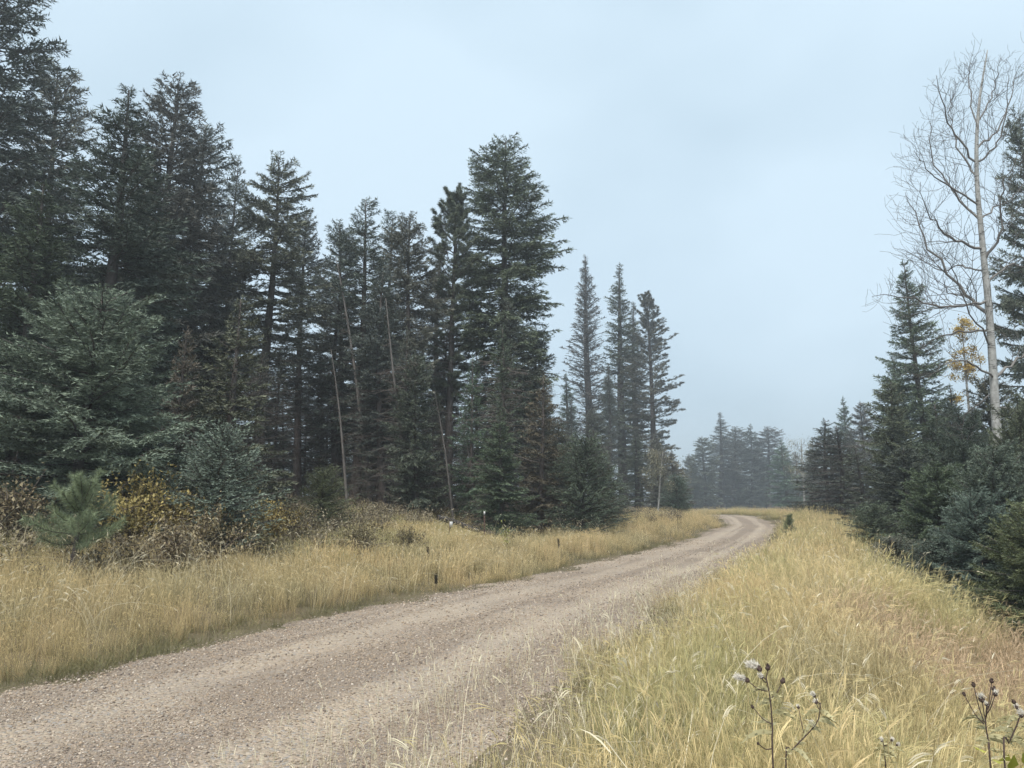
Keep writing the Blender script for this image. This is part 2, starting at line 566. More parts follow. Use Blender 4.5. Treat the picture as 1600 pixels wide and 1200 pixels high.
def pine_branch(L, rng, dens=1.0, needle=0.14, width=0.020, tufts=20, lift=0.18):
    """a bough with brush-like tufts towards its end"""
    ph = rng.uniform(0, 6)
    def stem(t):
        t = np.asarray(t, float)
        return np.stack([t * L, 0.05 * L * np.sin(t * 4 + ph), L * (-0.06 * t + lift * t * t)], -1)
    V, Fc, T, nb = [], [], [], 0
    wood = [stem(np.linspace(0, 0.97, 5))]
    k = max(4, int(tufts * dens * (0.5 + 0.5 * L)))
    for q in range(k):
        t = rng.uniform(0.2, 1.0) ** 0.8
        sgn = rng.choice((-1, 1))
        an = math.radians(rng.uniform(10, 65)) * sgn
        off = rng.uniform(0.08, 0.42) * L * (1.2 - t) + 0.04
        d = np.array([math.cos(an), math.sin(an), rng.uniform(-0.1, 0.6)])
        d /= np.linalg.norm(d)
        c = stem(t) + d * off
        wood.append(np.stack([stem(t), (stem(t) + c) / 2 + [0, 0, -0.01], c]))
        n = int(26 * dens)
        s = rng.uniform(-0.13, 0.03, n)
        az = rng.uniform(0, 2 * math.pi, n)
        dd, a, b = frame(np.repeat(d[None], n, 0))
        rad = a * np.cos(az)[:, None] + b * np.sin(az)[:, None]
        dirv = dd * rng.uniform(-0.1, 1.0, n)[:, None] + rad
        base = c + d * s[:, None]
        v, f = blades(base, dirv, needle * rng.uniform(0.7, 1.2, n), width * rng.uniform(0.7, 1.4, n), rng)
        V.append(v); Fc.append(f + nb); nb += len(v)
        T.append(np.repeat(np.clip(rng.uniform(0.2, 0.8) + rng.uniform(-0.2, 0.2, n), 0, 1), 3))
    return np.concatenate(V), np.concatenate(Fc), np.concatenate(T), wood

def rot_place(v, az, el, roll, origin, sx, sy):
    v = v * np.array([sx, sy, sy])
    c, s = math.cos(roll), math.sin(roll)
    v = v @ np.array([[1, 0, 0], [0, c, s], [0, -s, c]])
    c, s = math.cos(el), math.sin(el)
    v = v @ np.array([[c, 0, s], [0, 1, 0], [-s, 0, c]])
    c, s = math.cos(az), math.sin(az)
    v = v @ np.array([[c, s, 0], [-s, c, 0], [0, 0, 1]])
    return v + origin

BR = {}
def branch_lib(kind):
    if kind in BR:
        return BR[kind]
    rng = np.random.default_rng(hash_name(kind))
    lib = []
    for L in (0.45, 0.9, 1.5, 2.3):
        for q in range(3):
            if kind == "spruce":
                lib.append((L, spruce_branch(L, rng, 1.2, needle=0.11, width=0.030)))
            elif kind == "fir":
                lib.append((L, spruce_branch(L, rng, 1.1, needle=0.12, width=0.032, droop=0.10, lift=0.14, start=0.25, fan=55)))
            elif kind == "near":
                lib.append((L, spruce_branch(L, rng, 1.45, needle=0.08, width=0.020)))
            elif kind == "sparse":
                lib.append((L, spruce_branch(L, rng, 0.55, needle=0.12, width=0.030, droop=-0.05, lift=0.05, start=0.2, twig=0.22, fan=40)))
            elif kind == "fine":
                lib.append((L, spruce_branch(L, rng, 0.95, needle=0.065, width=0.020, droop=0.05, lift=0.10, start=0.08)))
            else:
                lib.append((L, pine_branch(L, rng)))
    BR[kind] = lib
    return lib

def hash_name(s):
    h = 7
    for c in s:
        h = (h * 131 + ord(c)) % 1000003
    return h

def trunk_mesh(H, r0, rng, lean=0.0, sway=0.08, top=0.012, mat="bark", name="trunk", sides=9):
    mb = MB()
    n = 18
    t = np.linspace(0, 1, n) ** 0.9
    ph = rng.uniform(0, 6, 2)
    pts = np.stack([sway * np.sin(t * 4 + ph[0]) - sway * math.sin(ph[0]) + lean * t * H * 0.3, sway * np.sin(t * 3.3 + ph[1]) - sway * math.sin(ph[1]), t * H - 0.25 * (t == 0)], 1)
    rad = r0 * (1 - t) ** 0.85 + top + r0 * 0.5 * np.exp(-t * H / 0.25)
    tube(mb, pts, rad, sides, 0.5, True, 0.07, rng)
    return mb.mesh(name, M[mat], True), pts, t

def dead_twigs(mb, origin, az, el, L, r, rng, sub=4):
    """one bare dead branch with a few side twigs"""
    t = np.linspace(0, 1, 5)
    d = np.array([math.cos(az), math.sin(az), 0])
    side = np.array([-math.sin(az), math.cos(az), 0])
    wob = rng.uniform(-0.12, 0.12, 5).cumsum() * L * 0.4 * t
    z = L * (math.sin(el) * t - 0.22 * t * t + 0.10 * t ** 4)
    pts = origin + d * (t * L * math.cos(el))[:, None] + side * wob[:, None] + np.array([0, 0, 1]) * z[:, None]
    tube(mb, pts, r * (1 - 0.8 * t) + 0.003, 3, rng.uniform(0, 1), False)
    for _ in range(sub):
        q = rng.uniform(0.25, 0.95)
        p = np.array([np.interp(q, t, pts[:, k]) for k in range(3)])
        a2 = az + rng.choice((-1, 1)) * rng.uniform(0.5, 1.1)
        l2 = L * rng.uniform(0.2, 0.45) * (1.1 - q * 0.6)
        dv = np.array([math.cos(a2), math.sin(a2), rng.uniform(-0.7, 0.2)])
        e = p + dv * l2
        tube(mb, np.stack([p, (p + e) / 2 + [0, 0, -0.04 * l2], e]), [r * 0.4 + 0.002, r * 0.3 + 0.002, 0.002], 3, rng.uniform(0, 1), False)

def profile(kind, t):
    if kind == "cone":
        return (1 - t) ** 0.68 * min(1.0, 0.72 + t * 2.5)
    if kind == "column":
        return (1 - t) ** 0.42 * min(1.0, 0.62 + t * 1.3)
    if kind == "dome":
        return math.sqrt(max(0.0, 1 - t ** 2.3)) * min(1.0, 0.85 + t)
    if kind == "barrel":
        return (1 - t ** 3.2) ** 0.62 * min(1.0, 0.66 + t * 1.1)
    if kind == "oval":
        return (math.sin(math.pi * min(1, max(0, t * 0.93 + 0.05))) ** 0.6) * (1 - 0.15 * t)
    if kind == "spire":
        return (1 - t) ** 0.7 * min(1.0, 0.5 + t * 2)
    return 1 - t

def conifer(name, seed, H, R, crown0, prof, lib, whorl=0.33, per=5, el_top=0.75, el_low=-0.2, r0=None, dead=0, dead_to=None, miss=0.08, irregular=0.22, sway=0.08, fill=0.35, dead_len=0.8):
    """a prototype: dict of part meshes"""
    rng = np.random.default_rng(seed)
    r0 = r0 or 0.0105 * H + 0.03
    tm, tp, tt = trunk_mesh(H, r0, rng, sway=sway)
    cr, wd, dd = MB(), MB(), MB()
    L_ = branch_lib(lib)
    z = crown0 * H
    ph = rng.uniform(0, 6, 3)
    k = 0
    while z < H - 0.12:
        t = (z - crown0 * H) / (H - crown0 * H)
        n = per if t < 0.9 else max(3, per - 1)
        n_all = n + (rng.random() < fill) * 2
        a0 = k * 2.4 + rng.uniform(0, 1)
        for q in range(n_all):
            if rng.random() < miss:
                continue
            short = q >= n
            az = a0 + q * 2 * math.pi / n + rng.uniform(-0.35, 0.35)
            zz = z + rng.uniform(-0.75, 0.75) * whorl
            if zz > H - 0.05:
                continue
            Ln = R * profile(prof, min(1, max(0, t))) * (1 + irregular * math.sin(az + ph[0] + zz * 0.9) * 0.6) * rng.uniform(1 - irregular, 1 + irregular * 0.5)
            Ln = max(0.16, Ln) * (0.55 if short else 1)
            el = el_low + (el_top - el_low) * t ** 1.4 + rng.normal() * 0.14
            o = np.array([np.interp(zz, tp[:, 2], tp[:, 0]), np.interp(zz, tp[:, 2], tp[:, 1]), zz])
            cand = [c for c in L_ if abs(c[0] - Ln) == min(abs(c2[0] - Ln) for c2 in L_)]
            L0, (v, f, ti, st) = cand[rng.integers(len(cand))]
            sx = Ln / L0
            sy = sx ** 0.7
            roll = rng.uniform(-0.35, 0.35)
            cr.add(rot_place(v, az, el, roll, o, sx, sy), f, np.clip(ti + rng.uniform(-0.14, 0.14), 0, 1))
            for wi, w in enumerate(st if isinstance(st, list) else [st]):
                w = rot_place(w, az, el, roll, o, sx, sy)
                rb = (0.011 * Ln + 0.008) if wi == 0 else 0.006
                tube(wd, w, np.linspace(rb, rb * 0.35, len(w)), 4 if wi == 0 else 3, rng.uniform(0.2, 0.8), False)
        z += whorl * rng.uniform(0.8, 1.2) * (1 - 0.45 * t)
        k += 1
    # leader
    L0, (v, f, ti, st) = L_[0]
    cr.add(rot_place(v, 0.3, 1.45, 0, np.array([tp[-1, 0], tp[-1, 1], H - 0.30]), 0.9, 0.5), f, ti)
    for q in range(dead):
        zz = rng.uniform(0.05, dead_to or crown0 + 0.05) * H
        o = np.array([np.interp(zz, tp[:, 2], tp[:, 0]), np.interp(zz, tp[:, 2], tp[:, 1]), zz])
        dead_twigs(dd, o, rng.uniform(0, 6.28), rng.uniform(-0.15, 0.35), dead_len * rng.uniform(0.4, 1.3), 0.012, rng)
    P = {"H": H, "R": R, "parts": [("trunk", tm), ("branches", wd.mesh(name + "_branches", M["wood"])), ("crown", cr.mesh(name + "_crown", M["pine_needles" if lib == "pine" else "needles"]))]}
    if dead:
        P["parts"].append(("dead_branches", dd.mesh(name + "_dead_branches", M["dead"])))
    P["tris"] = sum(len(m.polygons) for _, m in P["parts"])
    return P

def dead_conifer(name, seed, H, r0, n, L, lean=0.0, broom=0, twig_from=0.1, sub=5, bark="bark"):
    rng = np.random.default_rng(seed)
    tm, tp, tt = trunk_mesh(H, r0, rng, lean=lean, sway=0.12, mat=bark)
    dd = MB()
    for q in range(n):
        zz = H * (twig_from + (0.98 - twig_from) * rng.random())
        o = np.array([np.interp(zz, tp[:, 2], tp[:, 0]), np.interp(zz, tp[:, 2], tp[:, 1]), zz])
        dead_twigs(dd, o, rng.uniform(0, 6.28), rng.uniform(-0.2, 0.45), L * rng.uniform(0.35, 1.15) * (1 - 0.55 * zz / H), 0.011, rng, sub)
    P = {"H": H, "R": L, "parts": [("trunk", tm), ("dead_branches", dd.mesh(name + "_dead_branches", M["dead"]))]}
    if broom:
        for q in range(broom):
            bm_ = MB()
            zz = H * (0.36 + 0.22 * q)
            c = np.array([np.interp(zz, tp[:, 2], tp[:, 0]), np.interp(zz, tp[:, 2], tp[:, 1]), zz])
            for _ in range(90):
                d = rng.normal(size=3); d /= np.linalg.norm(d)
                e = c + d * rng.uniform(0.15, 0.34)
                tube(bm_, np.stack([c, (c + e) / 2 + rng.normal(size=3) * 0.03, e]), [0.01, 0.007, 0.003], 3, rng.random() * 0.4, False)
            P["parts"].append(("twig_broom", bm_.mesh(name + "_twig_broom", M["dead"])))
    P["tris"] = sum(len(m.polygons) for _, m in P["parts"])
    return P

PR = {}
PR["dome1"] = conifer("dome_spruce", 11, 6.0, 2.1, 0.04, "dome", "near", whorl=0.34, per=7, el_top=0.9, el_low=-0.12, miss=0.05, irregular=0.25, fill=0.6)
PR["dense1"] = conifer("dense_spruce", 21, 14.0, 2.5, 0.06, "cone", "spruce", whorl=0.44, per=6, dead=40, dead_to=0.3, irregular=0.30, miss=0.10, fill=0.6)
PR["dense2"] = conifer("dense_fir", 22, 15.0, 2.5, 0.10, "column", "fir", whorl=0.46, per=6, dead=50, dead_to=0.35, irregular=0.32, miss=0.10, fill=0.6)
PR["doug"] = conifer("tall_fir", 31, 19.0, 2.3, 0.30, "barrel", "fir", whorl=0.46, per=7, el_top=0.6, el_low=-0.25, dead=110, dead_to=0.42, irregular=0.26, miss=0.10, dead_len=1.6, fill=0.6)
PR["tall1"] = conifer("tall_fir", 32, 16.0, 1.7, 0.32, "oval", "fir", whorl=0.36, per=6, dead=120, dead_to=0.5, irregular=0.42, miss=0.15, sway=0.15, dead_len=1.4, fill=0.5)
PR["tall2"] = conifer("tall_pine", 33, 16.0, 1.8, 0.36, "oval", "pine", whorl=0.40, per=5, el_top=0.9, el_low=0.0, dead=120, dead_to=0.55, irregular=0.4, miss=0.12, sway=0.2, dead_len=1.4)
PR["tall3"] = conifer("tall_fir", 35, 16.0, 1.8, 0.26, "column", "fir", whorl=0.38, per=6, el_top=0.8, el_low=-0.3, dead=120, dead_to=0.5, irregular=0.45, miss=0.18, sway=0.18, dead_len=1.5, fill=0.5)
PR["pine1"] = conifer("round_pine", 34, 24.0, 2.4, 0.14, "barrel", "pine", whorl=0.50, per=5, el_top=0.9, el_low=-0.1, dead=60, dead_to=0.35, irregular=0.35, miss=0.10)
PR["slim1"] = conifer("slim_spruce", 41, 16.0, 1.4, 0.18, "spire", "sparse", whorl=0.26, per=7, el_top=1.0, el_low=0.35, dead=70, dead_to=0.5, irregular=0.35)
PR["slim2"] = conifer("slim_spruce", 42, 16.0, 1.4, 0.08, "spire", "spruce", whorl=0.38, per=6, el_top=0.9, el_low=0.1, dead=60, dead_to=0.35, irregular=0.35, miss=0.14)
PR["mid1"] = conifer("mid_spruce", 51, 8.0, 1.6, 0.04, "cone", "spruce", whorl=0.32, per=6, irregular=0.3, fill=0.5)
PR["mid2"] = conifer("mid_fir", 52, 8.0, 1.5, 0.06, "cone", "fir", whorl=0.34, per=6, dead=30, dead_to=0.3, irregular=0.36, miss=0.10, fill=0.5)
PR["mid3"] = conifer("mid_spruce", 53, 8.0, 1.5, 0.05, "column", "spruce", whorl=0.30, per=6, irregular=0.38, miss=0.12, fill=0.5)
PR["bush1"] = conifer("bush_spruce", 61, 3.4, 1.3, 0.02, "dome", "fine", whorl=0.18, per=7, el_top=0.9, el_low=0.05, irregular=0.28, fill=0.6)
PR["dim1"] = dead_conifer("understory", 71, 9.0, 0.09, 230, 1.9, sub=7)
PR["dim2"] = conifer("understory_spruce", 72, 9.0, 1.7, 0.08, "cone", "sparse", whorl=0.30, per=6, el_low=-0.3, dead=160, dead_to=0.85, irregular=0.5, miss=0.2, dead_len=1.7)
PR["snag"] = dead_conifer("snag", 73, 9.0, 0.085, 40, 0.8, lean=-0.6, broom=2, twig_from=0.2, sub=3, bark="dead_bark")
PR["snag2"] = dead_conifer("snag", 74, 11.0, 0.10, 45, 0.9, lean=-0.55, twig_from=0.25, sub=3, bark="dead_bark")

TREE_BASE = {}
def tree(kind, px, Y, top, hw=None, color=(1, 1, 1), label="", group=None, name="spruce_tree", cat="tree", rz=None, sink=0.05, lean=0.0, seed=0):
    """px, top: the apex in the photograph; Y: distance; hw: half width of the crown in photograph pixels"""
    p = at(px, top, Y)
    x, y = float(p[0]), float(p[1])
    zb = tz(x, y) - sink
    h = p[2] - zb
    pr = PR[kind]
    s = h / pr["H"]
    if group == GL and hw:
        hw = hw * 1.12
    w = (1.18 * hw / F_PX * Y / pr["R"]) if hw else s
    w = max(w, 0.45 * s)
    rng = random.Random(int(px * 13 + Y * 7 + top))
    root = empty(name, (x, y, zb), rz if rz is not None else rng.uniform(0, 6.28))
    root.scale = (w, w, s)
    root.rotation_euler.y = lean + rng.uniform(-0.02, 0.02)
    root.rotation_euler.x = rng.uniform(-0.02, 0.02)
    tag(root, label, cat, group)
    color = tuple(c * rng.uniform(0.9, 1.1) * q for c, q in zip(color, (rng.uniform(0.85, 1.15),) * 3))
    for pn, me in pr["parts"]:
        o = link(pn, me, root)
        if pn == "branches":
            o["kind"] = "stuff"
        if pn == "crown":
            o.color = (*color, 1)
        elif pn in ("dead_branches", "twig_broom"):
            o["kind"] = "stuff"
            b = rng.uniform(0.85, 1.15)
            o.color = (b, b * 0.98, b * 0.96, 1)
    return root

TEAL, BROWN, GREY, OLIVE = (1.6, 1.72, 1.62), (1.1, 1.0, 0.88), (1.0, 1.02, 1.02), (1.0, 1.02, 0.86)
GL = "conifers of the left forest edge"
GM = "conifers of the middle forest block"
GS = "slim conifers by the road bend"
GF = "hazy conifers beyond the road bend"
GR = "conifers below the right embankment"
TREES = [
 # kind, px, Y, top, hw, colour, label, group, name
 ("dense2", 12, 24, -35, 175, (0.95, 1.05, 0.98), "tallest dark fir at the left frame edge, its top cut off", GL, "fir_tree"),
 ("dense2", 102, 29, 105, 100, GREY, "grey green fir right behind the cut off tallest fir", GL, "fir_tree"),
 ("dense1", 185, 20, 136, 150, (0.95, 1.15, 1.05), "broad dark green spruce with ragged round top, left of the grey spired one", GL, "spruce_tree"),
 ("dense2", 268, 27, 128, 112, GREY, "tall grey green spruce with pointed spire behind the broad dark spruce", GL, "spruce_tree"),
 ("dense2", 325, 31, 205, 105, GREY, "grey green fir forming the sloping shoulder right of the spired spruce", GL, "fir_tree"),
 ("tall3", 368, 37, 250, 40, GREY, "thin fir in the gap between sloping shoulder and tall bare trunked tree", GL, "fir_tree"),
 ("tall1", 428, 30, 253, 62, GREY, "tall open fir with long bare dark trunk, left of the sky notch", GL, "fir_tree"),
 ("tall1", 484, 38, 328, 42, GREY, "smaller open fir with thin bare trunk beside the long bare trunk", GL, "fir_tree"),
 ("dense1", 65, 19, 288, 130, OLIVE, "brown green spruce standing above the round blue green spruce at left", GL, "spruce_tree"),
 ("dome1", 140, 15.5, 462, 150, (1.5, 1.72, 1.66), "big rounded blue green spruce behind the yellow shrub", GL, "spruce_tree"),
 ("mid2", 375, 19, 468, 78, OLIVE, "conical brown green fir right of the rounded blue green spruce", GL, "fir_tree"),
 ("mid2", 288, 18, 515, 42, BROWN, "scrawny brownish fir with pale thin trunk between two fuller conifers", GL, "fir_tree"),
 ("bush1", 338, 14.5, 676, 75, TEAL, "low pale blue green spruce spreading at the forest foot", GL, "spruce_tree"),
 ("bush1", 506, 21, 735, 36, (1.1, 1.15, 0.8), "small olive green young fir alone in the grass before the dark forest", GL, "fir_tree"),
 ("dense1", 235, 23, 300, 120, (0.8, 0.85, 0.8), "dark spruce filling the gap behind the broad dark spruce", GL, "spruce_tree"),
 # middle block
 ("tall3", 568, 33, 318, 62, GREY, "leftmost tall grey fir of the middle block, right of the sky notch", GM, "fir_tree"),
 ("tall1", 540, 36, 352, 48, GREY, "shorter grey fir at the left shoulder of the middle block", GM, "fir_tree"),
 ("tall3", 617, 37, 335, 50, GREY, "grey pine second from left in the middle block", GM, "pine_tree"),
 ("tall1", 650, 31, 328, 52, GREY, "pine with bent dark trunk at the centre of the middle block", GM, "pine_tree"),
 ("tall2", 707, 33, 298, 55, GREY, "tall straight pine just left of the biggest fir", GM, "pine_tree"),
 ("doug", 790, 35, 220, 86, (0.98, 1.04, 0.98), "biggest bushy fir with flat rounded top standing above the others mid forest", GM, "fir_tree"),
 ("mid2", 740, 30, 560, 38, (0.95, 1.2, 0.95), "small green fir between straight pine trunk and biggest fir", GM, "fir_tree"),
 ("mid1", 785, 26, 645, 52, (1.05, 1.05, 0.9), "young dark spruce at the grass edge behind the white capped post", GM, "spruce_tree"),
 ("mid2", 842, 30, 590, 52, BROWN, "brownish grey fir under the right side of the biggest fir", GM, "fir_tree"),
 ("bush1", 905, 29, 690, 58, (0.95, 1.2, 1.15), "bushy blue green spruce at the right foot of the middle block", GM, "spruce_tree"),
 ("mid1", 872, 31, 660, 40, GREY, "dark young spruce between brownish fir and bushy blue green spruce", GM, "spruce_tree"),
 ("bush1", 940, 33, 735, 42, (0.9, 1.0, 0.95), "low dark spruce at the foot of the slim conifers", GM, "spruce_tree"),
 # slim ones; the lightened crown colours paint in the mist's paling
 ("slim1", 922, 80, 403, 50, (1.25, 1.25, 1.22), "leftmost slim conifer with upswept thin branches by the bend", GS, "spruce_tree"),
 ("slim2", 968, 82, 416, 50, (1.2, 1.2, 1.18), "middle slim spire shaped spruce by the bend", GS, "spruce_tree"),
 ("pine1", 1014, 80, 458, 42, (1.15, 1.12, 1.08), "rounded tufted pine rightmost of the three slim conifers", GS, "pine_tree"),
 ("slim2", 992, 92, 476, 42, GREY, "hazy slim spruce half hidden behind the rounded tufted pine", GS, "spruce_tree"),
 ("slim2", 884, 70, 585, 30, GREY, "faint slim spruce in the gap right of the biggest fir", GS, "spruce_tree"),
 ("slim1", 946, 72, 570, 28, GREY, "faint slim spruce between the two leftmost slim conifers", GS, "spruce_tree"),
 ("mid1", 1048, 70, 705, 32, BROWN, "low dark spruce right of the rounded tufted pine", GS, "spruce_tree"),
 ("bush1", 1058, 52, 745, 26, (0.9, 1.0, 0.95), "lowest bushy spruce at the left grass edge of the bend", GS, "spruce_tree"),
 ("mid1", 1030, 74, 690, 30, GREY, "grey spruce behind the thin white aspen at the bend", GS, "spruce_tree"),
 # far
 ("mid1", 1076, 165, 710, 24, GREY, "leftmost small hazy conifer beyond the bend", GF, "spruce_tree"),
 ("mid3", 1098, 160, 684, 32, GREY, "second hazy conifer beyond the bend, left of the tallest far one", GF, "spruce_tree"),
 ("slim2", 1121, 168, 645, 30, GREY, "tallest hazy spire beyond the bend", GF, "spruce_tree"),
 ("tall1", 1142, 175, 668, 30, GREY, "blunt topped hazy conifer just right of the tallest far spire", GF, "fir_tree"),
 ("mid1", 1170, 170, 664, 32, GREY, "pointed hazy conifer in the middle of the far row", GF, "spruce_tree"),
 ("tall1", 1196, 172, 668, 30, GREY, "round topped hazy conifer at the right end of the far row", GF, "fir_tree"),
 ("tall2", 1154, 185, 690, 28, GREY, "pale low conifer showing in a gap of the far row", GF, "pine_tree"),
 ("mid1", 1184, 188, 700, 30, GREY, "pale low conifer right of the pointed one in the far row", GF, "spruce_tree"),
 ("mid1", 1226, 125, 688, 32, (0.95, 1.1, 1.0), "green grey conifer left of the white trunked aspen beyond the bend", GF, "spruce_tree"),
 ("mid2", 1242, 135, 706, 28, GREY, "short conifer directly behind the white trunked far aspen", GF, "fir_tree"),
 ("mid1", 1268, 130, 685, 30, GREY, "pale conifer right behind the white trunked far aspen", GF, "spruce_tree"),
 ("slim2", 1293, 72, 676, 30, GREY, "dark open spruce with pale trunk at the right grass edge", GR, "spruce_tree"),
 # right
 ("mid1", 1321, 84, 622, 30, (0.95, 1.1, 1.0), "pointed grey green spruce left of the big right spruce", GR, "spruce_tree"),
 ("mid3", 1347, 74, 630, 36, GREY, "round grey green spruce leaning on the big right spruce's left side", GR, "spruce_tree"),
 ("mid2", 1310, 50, 690, 26, BROWN, "short dark fir at the foot of the pointed right spruce", GR, "fir_tree"),
 ("dense1", 1432, 38, 408, 84, (0.9, 0.98, 0.92), "big dark spruce left of the tall bare aspen", GR, "spruce_tree"),
 ("dense2", 1590, 28, 185, 84, (0.85, 0.92, 0.85), "tall dark spruce at the right frame edge behind the bare aspen", GR, "spruce_tree"),
 ("mid3", 1386, 31, 598, 48, (0.85, 0.9, 0.85), "dark spruce at the left foot of the big right spruce", GR, "spruce_tree"),
 ("mid1", 1455, 25, 632, 62, (0.95, 0.98, 0.8), "brown green spruce at the right foot of the big right spruce", GR, "spruce_tree"),
 ("dome1", 1510, 22, 655, 70, (0.9, 0.95, 0.85), "dark rounded spruce left of the aspen trunk's foot", GR, "spruce_tree"),
 ("dome1", 1600, 18, 640, 80, (0.85, 0.92, 0.8), "dark spruce at the right edge beside the aspen trunk", GR, "spruce_tree"),
 ("dome1", 1545, 15.5, 705, 85, (0.95, 1.05, 0.95), "broad dark spruce in front of the aspen trunk's foot", GR, "spruce_tree"),
 ("dome1", 1470, 17.5, 735, 80, (0.9, 0.95, 0.85), "dark bushy spruce in the middle of the right thicket", GR, "spruce_tree"),
 ("mid3", 1412, 22, 700, 62, (0.85, 0.9, 0.85), "dark spruce at the left side of the right thicket", GR, "spruce_tree"),
 ("mid3", 1540, 27, 588, 62, (0.85, 0.9, 0.82), "dark spruce right behind the lower part of the bare aspen's trunk", GR, "spruce_tree"),
 ("mid1", 1482, 31, 606, 58, (0.85, 0.9, 0.85), "dark pointed spruce just below the yellow aspen leaves", GR, "spruce_tree"),
 ("mid1", 1392, 44, 556, 46, (0.9, 0.98, 0.9), "dark spruce half hidden by the big right spruce's left side", GR, "spruce_tree"),
 ("bush1", 1360, 21, 792, 48, (1.0, 1.12, 1.05), "small rounded spruce at the left end of the right thicket by the slope", GR, "spruce_tree"),
 ("bush1", 1402, 17, 842, 50, (1.0, 1.08, 1.0), "low spruce by the slope, just right of the small rounded one", GR, "spruce_tree"),
 ("dome1", 1525, 13, 775, 80, (1.05, 1.4, 1.3), "blue green spruce low in the right thicket", GR, "spruce_tree"),
 ("dome1", 1608, 11.5, 790, 85, (1.05, 1.2, 0.85), "nearest green spruce cut by the right frame edge", GR, "spruce_tree"),
 ("bush1", 1455, 13.5, 850, 60, (0.9, 0.98, 0.9), "low dark spruce on the slope below the blue green one", GR, "spruce_tree"),
]
for k, px, Y, top, hw, colr, lab, grp, nm in TREES:
    tree(k, px, Y, top, hw, colr, lab, grp, nm)

# the dark mass of look-alike trees inside the left forest and down the right slope
rr = random.Random(5)
KINDWORD = {"dim1": "dead bare twigged conifer", "dim2": "half bare thin spruce", "mid3": "dark full spruce", "mid2": "dark short fir", "mid1": "dark pointed spruce", "tall3": "tall dim fir", "slim2": "slim pale spruce", "tall1": "open pale fir"}
def zone(px):
    for lim, w in ((70, "the cut off tallest fir"), (150, "the rounded blue spruce"), (235, "the yellow shrub"), (320, "the dull yellow and brown shrubs"), (400, "the conical brown green fir"), (455, "the long bare dark trunk"),
                   (530, "the small olive young fir"), (590, "the leftmost leaning dead trunk"), (640, "the charred stump"), (690, "the twig broom trunk"), (735, "the white marker plate"), (775, "the white capped post"),
                   (830, "the biggest fir's trunk"), (880, "the brownish grey fir"), (960, "the bushy blue green spruce"), (1060, "the slim conifers by the bend"), (1320, "the open dark spruce"), (1390, "the round grey green spruce"),
                   (1460, "the big dark right spruce"), (1540, "the yellow leaved aspen"), (9999, "the tall bare aspen")):
        if px < lim:
            return w
for i in range(62):
    px = 5 + i * 15 + rr.uniform(-14, 14)
    Y = rr.uniform(27, 46) if px > 420 else rr.uniform(23, 40)
    kind = ("dim1", "dim2", "mid3", "dim2", "mid2", "tall3")[i % 6]
    if 425 < px < 525 and kind in ("tall3", "mid3"):
        kind = "dim1"
    if px > 860 and kind == "tall3":
        kind = "mid2"
    top = (rr.uniform(500, 620) if kind != "tall3" else rr.uniform(390, 470)) if px < 860 else rr.uniform(640, 700)
    lab = KINDWORD[kind] + (" deep in" if Y > 33 else " just inside") + " the forest behind " + zone(px)
    tree(kind, px, Y, top, None if kind == "dim1" else rr.uniform(35, 60), (rr.uniform(0.8, 1.05),) * 3, lab, "dark conifers deep in the left forest", "forest_conifer")
for i in range(14):
    px = 1290 + i * 25 + rr.uniform(-10, 10)
    Y = rr.uniform(34, 60)
    kind = ("mid1", "dim2", "mid2")[i % 3]
    tree(kind, px, Y, rr.uniform(620, 720), rr.uniform(40, 60), (rr.uniform(0.75, 0.95),) * 3, KINDWORD[kind] + (" deep" if Y > 46 else "") + " in the right forest behind " + zone(px), "dark conifers deep in the right forest", "forest_conifer")
for i in range(26):
    px = 20 + i * 40 + rr.uniform(-15, 15)
    kind = ("slim2", "mid1", "tall1")[i % 3]
    w = {"slim2": "slim hazy spruce", "mid1": "short hazy spruce", "tall1": "open hazy fir"}[kind]
    tree(kind, px, rr.uniform(55, 85), rr.uniform(600, 680), rr.uniform(22, 34), GREY, w + " far behind " + zone(px), "hazy conifers far behind the left forest", "hazy_conifer")

for i in range(16):
    px = 1066 + i * 15 + rr.uniform(-5, 5)
    Y = rr.uniform(178, 205)
    kind = ("mid1", "mid3")[i % 2]
    w = {"mid1": "pointed", "mid3": "blunt"}[kind]
    zn = "left end" if px < 1110 else "tallest spire" if px < 1145 else "pointed middle tree" if px < 1185 else "round topped tree" if px < 1215 else "white trunked aspen"
    tree(kind, px, Y, rr.uniform(712, 745), rr.uniform(16, 24), GREY, w + " hazy low conifer behind the far row's " + zn, "hazy conifers behind the far row", "hazy_conifer")

# thin leaning dead trees
GD = "thin dead trees leaning in the forest edge"
for kind, px, Y, top, lab, ln in [
    ("snag2", 552, 29, 545, "pale dead trunk leaning left, leftmost of the leaning ones", 0.0),
    ("snag2", 592, 31, 400, "tall pale dead trunk rising through the middle block", 0.0),
    ("snag", 660, 28, 470, "dead leaning trunk carrying dark twig brooms", 0.0),
    ("snag2", 712, 28, 610, "thin pale dead trunk right of the twig broom trunk", 0.0),
    ("snag2", 748, 30, 640, "short dead trunk just left of the young dark spruce", 0.0),
    ("snag", 14, 17, 640, "dark crooked dead tree at the left frame edge", 0.0)]:
    tree(kind, px, Y, top, None, (1, 1, 1), lab, GD, "dead_tree", rz=rr.uniform(-0.2, 0.2) + (0 if px > 100 else 2.8))

